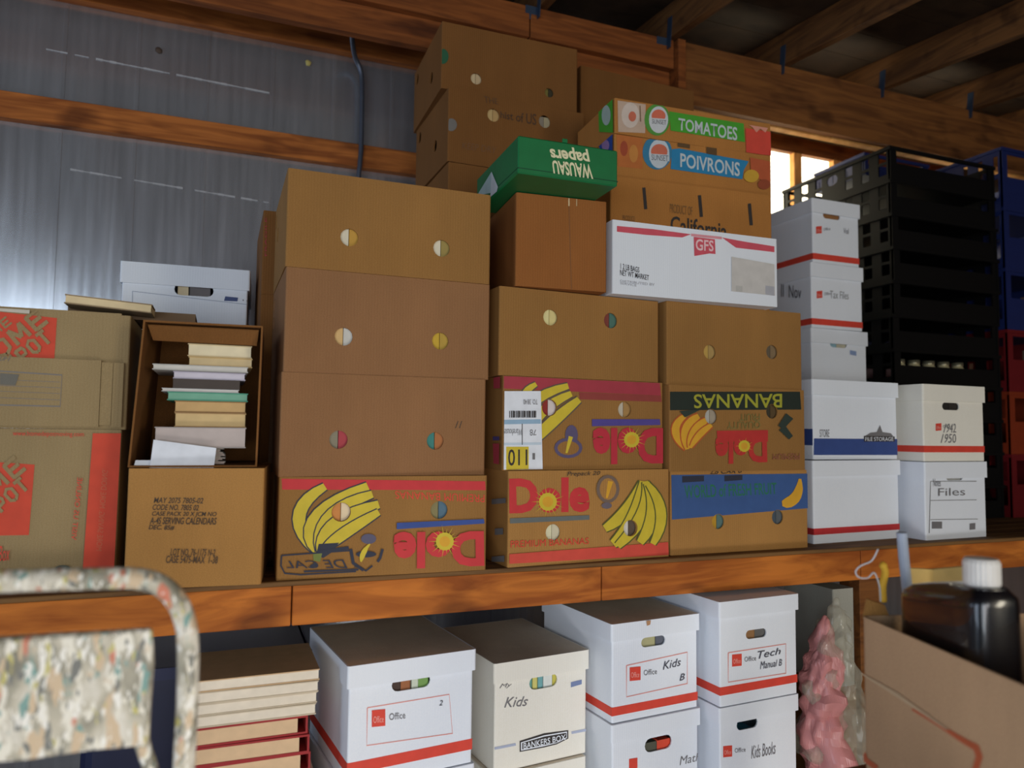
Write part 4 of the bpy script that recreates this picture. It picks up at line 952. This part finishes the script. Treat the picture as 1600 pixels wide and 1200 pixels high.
# ================================================================== RIGHT: CRATES
def crate_mesh(W, Dp, H, t=.006):
    bm = bmesh.new()
    def panel(Wp, holes, f):
        vo, fs = cdt_panel(Wp, H, [], holes); n = len(vo)
        for off in (0, 1):
            vv = [bm.verts.new(f(v.x, v.y, off*t)) for v in vo]
            for q in fs:
                try: bm.faces.new([vv[i] for i in (q if off == 0 else q[::-1])])
                except ValueError: pass
    def rect(x0, x1, z0, z1): return [(x0, z0), (x1, z0), (x1, z1), (x0, z1)]
    nS = 7; pitch = Dp/nS
    side = []
    for k in range(nS):
        a = k*pitch+.018; b_ = (k+1)*pitch-.018
        if k == 3: side.append(stadium((a+b_)/2, H*.66, (b_-a)*1.25, .045, 4)); continue
        side.append(rect(a, b_-.012, H*.18, H*.50)); side.append(rect(a, b_-.012, H*.58, H*.88))
    fr = []
    fr.append(rect(W*.06, W*.94, H*.52, H*.90))
    panel(W, fr, lambda x, z, o: (x, o, z)); panel(W, fr, lambda x, z, o: (x, Dp-o, z))
    panel(Dp, side, lambda y, z, o: (o, y, z)); panel(Dp, side, lambda y, z, o: (W-o, y, z))
    for (x0, x1, y0, y1) in ((-.006, W+.006, -.006, .002), (-.006, W+.006, Dp-.002, Dp+.006), (-.006, .002, 0, Dp), (W-.002, W+.006, 0, Dp)):
        add_box(bm, x0, x1, y0, y1, H-.014, H)
    for x in (0, W-.012):
        for y in (-.003, Dp-.009): add_box(bm, x, x+.012, y, y+.012, 0, H-.014)
    add_box(bm, .004, W-.004, .004, Dp-.004, .001, .006)
    me = bpy.data.meshes.new('crate'); bm.to_mesh(me); bm.free(); return me
CH = .1393; cm = crate_mesh(.615, .62, CH); cm.materials.append(BLACKP)
ordn = ['topmost', 'second from top', 'third from top', 'fourth from top', 'fifth from top', 'sixth from top', 'seventh from top', 'eighth from top', 'ninth from top', 'tenth from top', 'bottom']
for k in range(11):
    o = bpy.data.objects.new('bread_crate', cm); col.objects.link(o); o.location = (2.525+random.uniform(-.004, .004), 2.215+random.uniform(-.004, .004), 1.0585+CH*(10-k)+.0002*(10-k)); tag(o, 'black slotted plastic crate, %s of the tall black stack' % ordn[k], 'crate', 'stacked black crates')
# glass jars glinting in the crates
jm = None
def jar(x, y, z, lab, rgb=(150, 140, 90), h=.095):
    global jm
    r = empty('glass_jar', (x, y, z), label=lab, cat='jar', group='jars in the black crates')
    prof = [(0, 0), (.026, 0), (.028, .004), (.028, h*.68), (.022, h*.8), (.022, h*.86)]
    def lathe(pr, m, nm):
        bm = bmesh.new(); rings = []
        for rr, zz in pr: rings.append([bm.verts.new((rr*math.cos(a), rr*math.sin(a), zz)) for a in [2*math.pi*k/14 for k in range(14)]] if rr > 0 else [bm.verts.new((0, 0, zz))]*14)
        for a, b2 in zip(rings, rings[1:]):
            for k in range(14):
                f = list(dict.fromkeys((a[k], a[(k+1) % 14], b2[(k+1) % 14], b2[k])))
                if len(f) > 2: bm.faces.new(f)
        return from_bm(nm, bm, m, r, True)
    lathe(prof, plain(rgb, rough=.08, coat=1), 'glass'); lathe([(.0235, h*.84), (.0235, h*.99), (0, h)], plain((196, 190, 160), rough=.3, metal=.8), 'lid')
for k in range(5): jar(2.60+.085*k, 2.262, 1.0585+CH*4+.0012+.0065, 'small glass jar, %s in the row inside a middle black crate' % ('leftmost', 'second from left', 'middle one', 'second from right', 'rightmost')[k], (176, 166, 130))
for k in range(3): jar(2.78+.10*k, 2.262, 1.0585+CH*3+.0012+.0065, 'small olive glass jar, %s in the crate just above far right file box' % ('leftmost', 'middle one', 'rightmost')[k], (150, 140, 60))
# blue and red crates at the right edge
bmsh = crate_mesh(.58, .5, .27); bmsh.materials.append(BLUEP); rmsh = bmsh.copy(); rmsh.materials.clear(); rmsh.materials.append(REDP); omsh = bmsh.copy(); omsh.materials.clear(); omsh.materials.append(ORANGEP)
for k, (me, lb) in enumerate(((rmsh, 'dark red plastic crate, lowest of the coloured stack at the right edge'), (omsh, 'orange-red plastic crate above the dark red one at the right edge'), (rmsh, 'dark red plastic crate just below the blue ones at the right edge'), (bmsh, 'blue plastic crate, lower blue one at the right edge'), (bmsh, 'blue plastic crate, upper blue one at the right edge'), (bmsh, 'blue plastic crate topmost of the coloured stack at the right edge'))):
    o = bpy.data.objects.new('milk_crate', me); col.objects.link(o); o.location = (3.170, 2.20, 1.0585+.2705*k); tag(o, lb, 'crate', 'coloured crates at the right edge')
tm = crate_mesh(.40, .30, .10); tm.materials.append(BLUEP)
o = bpy.data.objects.new('milk_crate', tm); col.objects.link(o); o.location = (2.70, 2.51, 2.5935); tag(o, 'shallow blue crate lying on top of the black crates', 'crate')

def crumple(name, cx, cy, z0, w, d, h, m, parent, seed=0, amp=.25, sub=5):
    from mathutils import noise
    bm = bmesh.new(); bmesh.ops.create_icosphere(bm, subdivisions=sub, radius=1)
    for v in bm.verts:
        c = v.co.copy(); t = c.z*.5+.5
        p = Vector((c.x*w/2*(1-.35*t*t), c.y*d/2*(1-.35*t*t), t*h))
        q = p*13+Vector((seed, seed*.7, 0)); f = abs(noise.noise(q))*2-.5+noise.noise(q*2.6)*.5
        p.x += c.x*f*amp*w*.5; p.y += c.y*f*amp*d*.5; p.z = max(0, p.z+c.z*f*amp*.05)
        p.x += .012*math.sin(t*5+seed)
        v.co = Vector((cx+p.x, cy+p.y, z0+p.z))
    return from_bm(name, bm, m, parent)
wr_ = empty('crumpled_wrap', (0, 0, 0), label='crumpled clear plastic wrap between black and red crates', cat='plastic wrap')
crumple('film', 2.60, 1.99, ZS, .09, .12, .30, plain((60, 62, 64), rough=.3), wr_, 5)
# pink plastic bag, grey carton beside it, below the shelf
bag = empty('plastic_bag', (1.66, 1.75, .30), label='clear plastic bag with pink contents beside the fourth lower file box', cat='bag')
crumple('pink_contents', 0.0, -.03, 0, .12, .15, .58, plain((206, 138, 136), rough=.3), bag, 2, .36)
crumple('clear_film', .035, -.03, 0, .16, .19, .625, clear((200, 196, 176), .35, .08), bag, 9, .45)
gb = carton('grey_carton', (1.80, 1.825, .62), .085, .22, .30, 0, 'narrow grey carton right of the plastic bag under the shelf', board((170, 170, 160)))
gb.polys('grey_print', [(plain((120, 120, 116)), stroke([(1287, 968), (1287, 990)], 1)), (plain((150, 110, 100)), stroke([(1295, 966), (1296, 992)], 1.2)), (plain((130, 128, 120)), stroke([(1283, 1035), (1310, 1036)], 2))])
gc = carton('support_carton', (1.785, 1.825, .0), .105, .26, .62, 0, 'tall kraft carton carrying the narrow grey carton', KRAFT_D)
bs = box('low_stool', (1.60, 1.76, 1.62, 1.81, .0, .298), TIMBER_D); bs.name = 'support_block'; tag(bs, 'wooden block under the plastic bag', 'block')

# ================================================================== FOREGROUND RIGHT: carton and jug
A_ = Vector((1.015, .969)); dr = Vector((-.092, -.336)).normalized(); nx = Vector((-dr.y, dr.x))   # into the box (right)
yawc = math.degrees(math.atan2(-dr.y, -dr.x))-90
FC = Box('foreground_carton', (A_.x+dr.x*.42, A_.y+dr.y*.42, .80), .34, .42, .298, yawc, 'open kraft carton in the right foreground holding a black jug')
sleeve('carton_wall', .34, .42, .298, board((196, 160, 124)), FC.root, r=.012); box('carton_base', (.006, .334, .006, .414, .001, .006), KRAFT_G, FC.root)
# folded up corner flap at the far end
slabq('flap', [(.004, .418, .292), (.05, .418, .297), (.05, .43, .312), (.02, .432, .322)], .004, KRAFT_L, FC.root, (0, 1, .3))
FC.polys('orange_print', [(plain((196, 96, 56)), stroke([(1425, 1108), (1470, 1135), (1505, 1157), (1525, 1168), (1530, 1182), (1522, 1210)], [3, 5, 9, 11, 11, 10]))], face='left')
FC.polys('orange_print', [(plain((196, 96, 56)), stroke([(1348, 1176), (1353, 1188), (1370, 1200)], 8))], face='left')
FC.polys('crease_line', [(plain((204, 176, 140)), stroke([(1345, 1052), (1400, 1085), (1480, 1140)], [2, 6, 2]))], face='left')
far = Vector((1.022, .915)); jc_ = far+dr*.093+nx*.046
jug = empty('plastic_jug', (jc_.x, jc_.y, .808), math.degrees(math.atan2(dr.y, dr.x)), label='glossy black plastic jug with white cap in the foreground carton', cat='jug')
bm = bmesh.new(); rings = []
def sup(w, d, z, n=40, e=.42, ox=0, sl=0):
    return [bm.verts.new((ox+w*math.copysign(abs(math.cos(a))**e, math.cos(a)), d*math.copysign(abs(math.sin(a))**e, math.sin(a)), z+sl*(ox+w*math.copysign(abs(math.cos(a))**e, math.cos(a))))) for a in [2*math.pi*k/n for k in range(n)]]
for w_, d_, z_, ox, sl in ((.087, .034, 0, 0, 0), (.093, .040, .008, 0, 0), (.093, .040, .345, 0, .13), (.090, .038, .357, .002, .13), (.080, .030, .366, .005, .13), (.06, .026, .371, .022, .13), (.034, .022, .377, .050, .05)): rings.append(sup(w_, d_, z_, ox=ox, sl=sl))
for a, b2 in zip(rings, rings[1:]):
    for k in range(40): bm.faces.new((a[k], a[(k+1) % 40], b2[(k+1) % 40], b2[k]))
bm.faces.new(rings[0][::-1]); bm.faces.new(rings[-1])
from_bm('jug_body', bm, plain((15, 15, 19), rough=.26, coat=.7), jug, True)
bm = bmesh.new(); rings = []
for k_, (r_, z_) in enumerate(((.018, .376), (.0215, .379), (.0232, .383), (.0232, .413), (.021, .418), (.0, .419))):
    rings.append([bm.verts.new((.054+(r_+(.0007 if k % 2 and k_ in (2, 3) else 0))*math.cos(2*math.pi*k/48), (r_+(.0007 if k % 2 and k_ in (2, 3) else 0))*math.sin(2*math.pi*k/48), z_)) for k in range(48)] if r_ else [bm.verts.new((.054, 0, z_))]*48)
for a, b2 in zip(rings, rings[1:]):
    for k in range(48):
        f = list(dict.fromkeys((a[k], a[(k+1) % 48], b2[(k+1) % 48], b2[k])))
        if len(f) > 2: bm.faces.new(f)
from_bm('cap', bm, plain((236, 232, 226), rough=.4), jug)
# table under it (out of frame)
tb = empty('work_table', (1.1, .75, 0), label='plain wooden table under the foreground carton', cat='table')
box('table_top', (-.3, .45, -.35, .32, .76, .798), TIMBER_D, tb)
for x in (-.27, .36):
    for y in (-.32, .22): box('leg', (x, x+.06, y, y+.06, 0, .76), TIMBER_D, tb)
# things standing behind the jug in the carton
def W(px, py, k): 
    d = (fw*FPX+rt*(px-800)-up*(py-600))/FPX; return CAM+d*k
t1 = from_bm('paper_roll', tube_mesh([W(1409, 832, 1.27), W(1412, 870, 1.27), W(1418, 925, 1.27)], .0085, 12), plain((176, 186, 204))); tag(t1, 'pale blue-grey paper roll sticking up behind the black jug', 'roll')
p0 = W(1420, 905, 1.33); q0 = W(1515, 905, 1.30)
bm = bmesh.new(); mid = W(1458, 890, 1.35)
for a, b2 in ((W(1420, 888, 1.34), mid), (mid, W(1512, 885, 1.30))):
    n_ = Vector((0, .0, -.05)); th_ = Vector((.004, .008, 0))
    v = [bm.verts.new(p) for p in (a, b2, b2+n_, a+n_, a+th_, b2+th_, b2+n_+th_, a+n_+th_)]
    for f in ((0, 1, 2, 3), (7, 6, 5, 4), (0, 4, 5, 1), (3, 2, 6, 7), (1, 5, 6, 2), (0, 3, 7, 4)): bm.faces.new([v[i] for i in f])
o = from_bm('yellow_pad', bm, plain((232, 200, 124))); tag(o, 'folded yellow pad edge behind the black jug', 'pad')
bm = tube_mesh(smooth_path([W(1376, 880, 1.27), W(1380, 884, 1.27), W(1383, 895, 1.27), W(1379, 915, 1.27), W(1380, 940, 1.27)], 3), [.002, .005, .006, .007]+[.006]*9, 8)
o = from_bm('yellow_tag', bm, plain((226, 176, 50)), None, True); tag(o, 'small yellow tag at the left end of the black jug', 'tag')
o = from_bm('plastic_strap', tube_mesh(smooth_path([W(1372, 858, 1.26), W(1362, 876, 1.26), W(1345, 884, 1.26), W(1337, 893, 1.26), W(1342, 902, 1.26), W(1356, 903, 1.26), W(1366, 895, 1.26), W(1374, 915, 1.26), W(1376, 940, 1.26)], 5), .0014, 6), clear((214, 216, 220), .8, .1), None, True); tag(o, 'looped clear plastic strap left of the yellow tag', 'strap')

# ================================================================== FOREGROUND LEFT: folding step ladder
lad = empty('step_ladder', (-.25, 1.0, 0), label='paint-splattered metal step ladder with bent tube handle at lower left', cat='ladder')
X0, Y0 = -.25, 1.0
def mx(x): return x+.25
right = [(-.115, 1.222), (-.085, 1.2195), (-.062, 1.211), (-.044, 1.193), (-.033, 1.168), (-.028, 1.14), (-.026, 1.08), (-.027, .99), (-.030, .75), (-.035, .4), (-.04, .0125)]
path = [(-(mx(x)), 0+.10*(1.222-z), z) for x, z in right[::-1]]+[(0, 0, 1.225)]+[(mx(x), 0+.10*(1.222-z), z) for x, z in right]
bm = tube_mesh(smooth_path(path, 5), .0128, 16); from_bm('tube_frame', bm, SPLAT, lad, True)
def ledboard(z0, z1, yb):
    bm = bmesh.new(); add_box(bm, -.183, .183, yb, yb+.02, z0, z1, bev=.003)
    bmesh.ops.subdivide_edges(bm, edges=bm.edges[:], cuts=5, use_grid_fill=True)
    from mathutils import noise
    for v in bm.verts: v.co += Vector((noise.noise(v.co*18), 0, noise.noise(v.co*18+Vector((5, 0, 0)))))*.004
    return bm
o = from_bm('step_board', ledboard(1.022, 1.158, .006), SPLAT, lad)
o = from_bm('step_board', ledboard(.70, .82, .03), SPLAT, lad)
o = from_bm('step_board', ledboard(.35, .47, .06), SPLAT, lad)
for z_ in (.75, .40):
    bm = tube_mesh([(-.222, .1*(1.222-z_), z_), (.222, .1*(1.222-z_), z_)], .007, 10); from_bm('cross_rod', bm, SPLAT, lad, True)
bm = tube_mesh([(.17, .03, 1.03), (.20, .10, .90), (.21, .32, .012)], .009, 10); from_bm('rear_leg', bm, SPLAT, lad, True)
bm = tube_mesh([(-.17, .03, 1.03), (-.20, .10, .90), (-.21, .32, .012)], .009, 10); from_bm('rear_leg', bm, SPLAT, lad, True)
for x in (-.21, .21):
    bm = tube_mesh([(x, .1222-.001, .0), (x, .122, .03)], .016, 12); from_bm('rubber_foot', bm, BLACKP, lad, True)
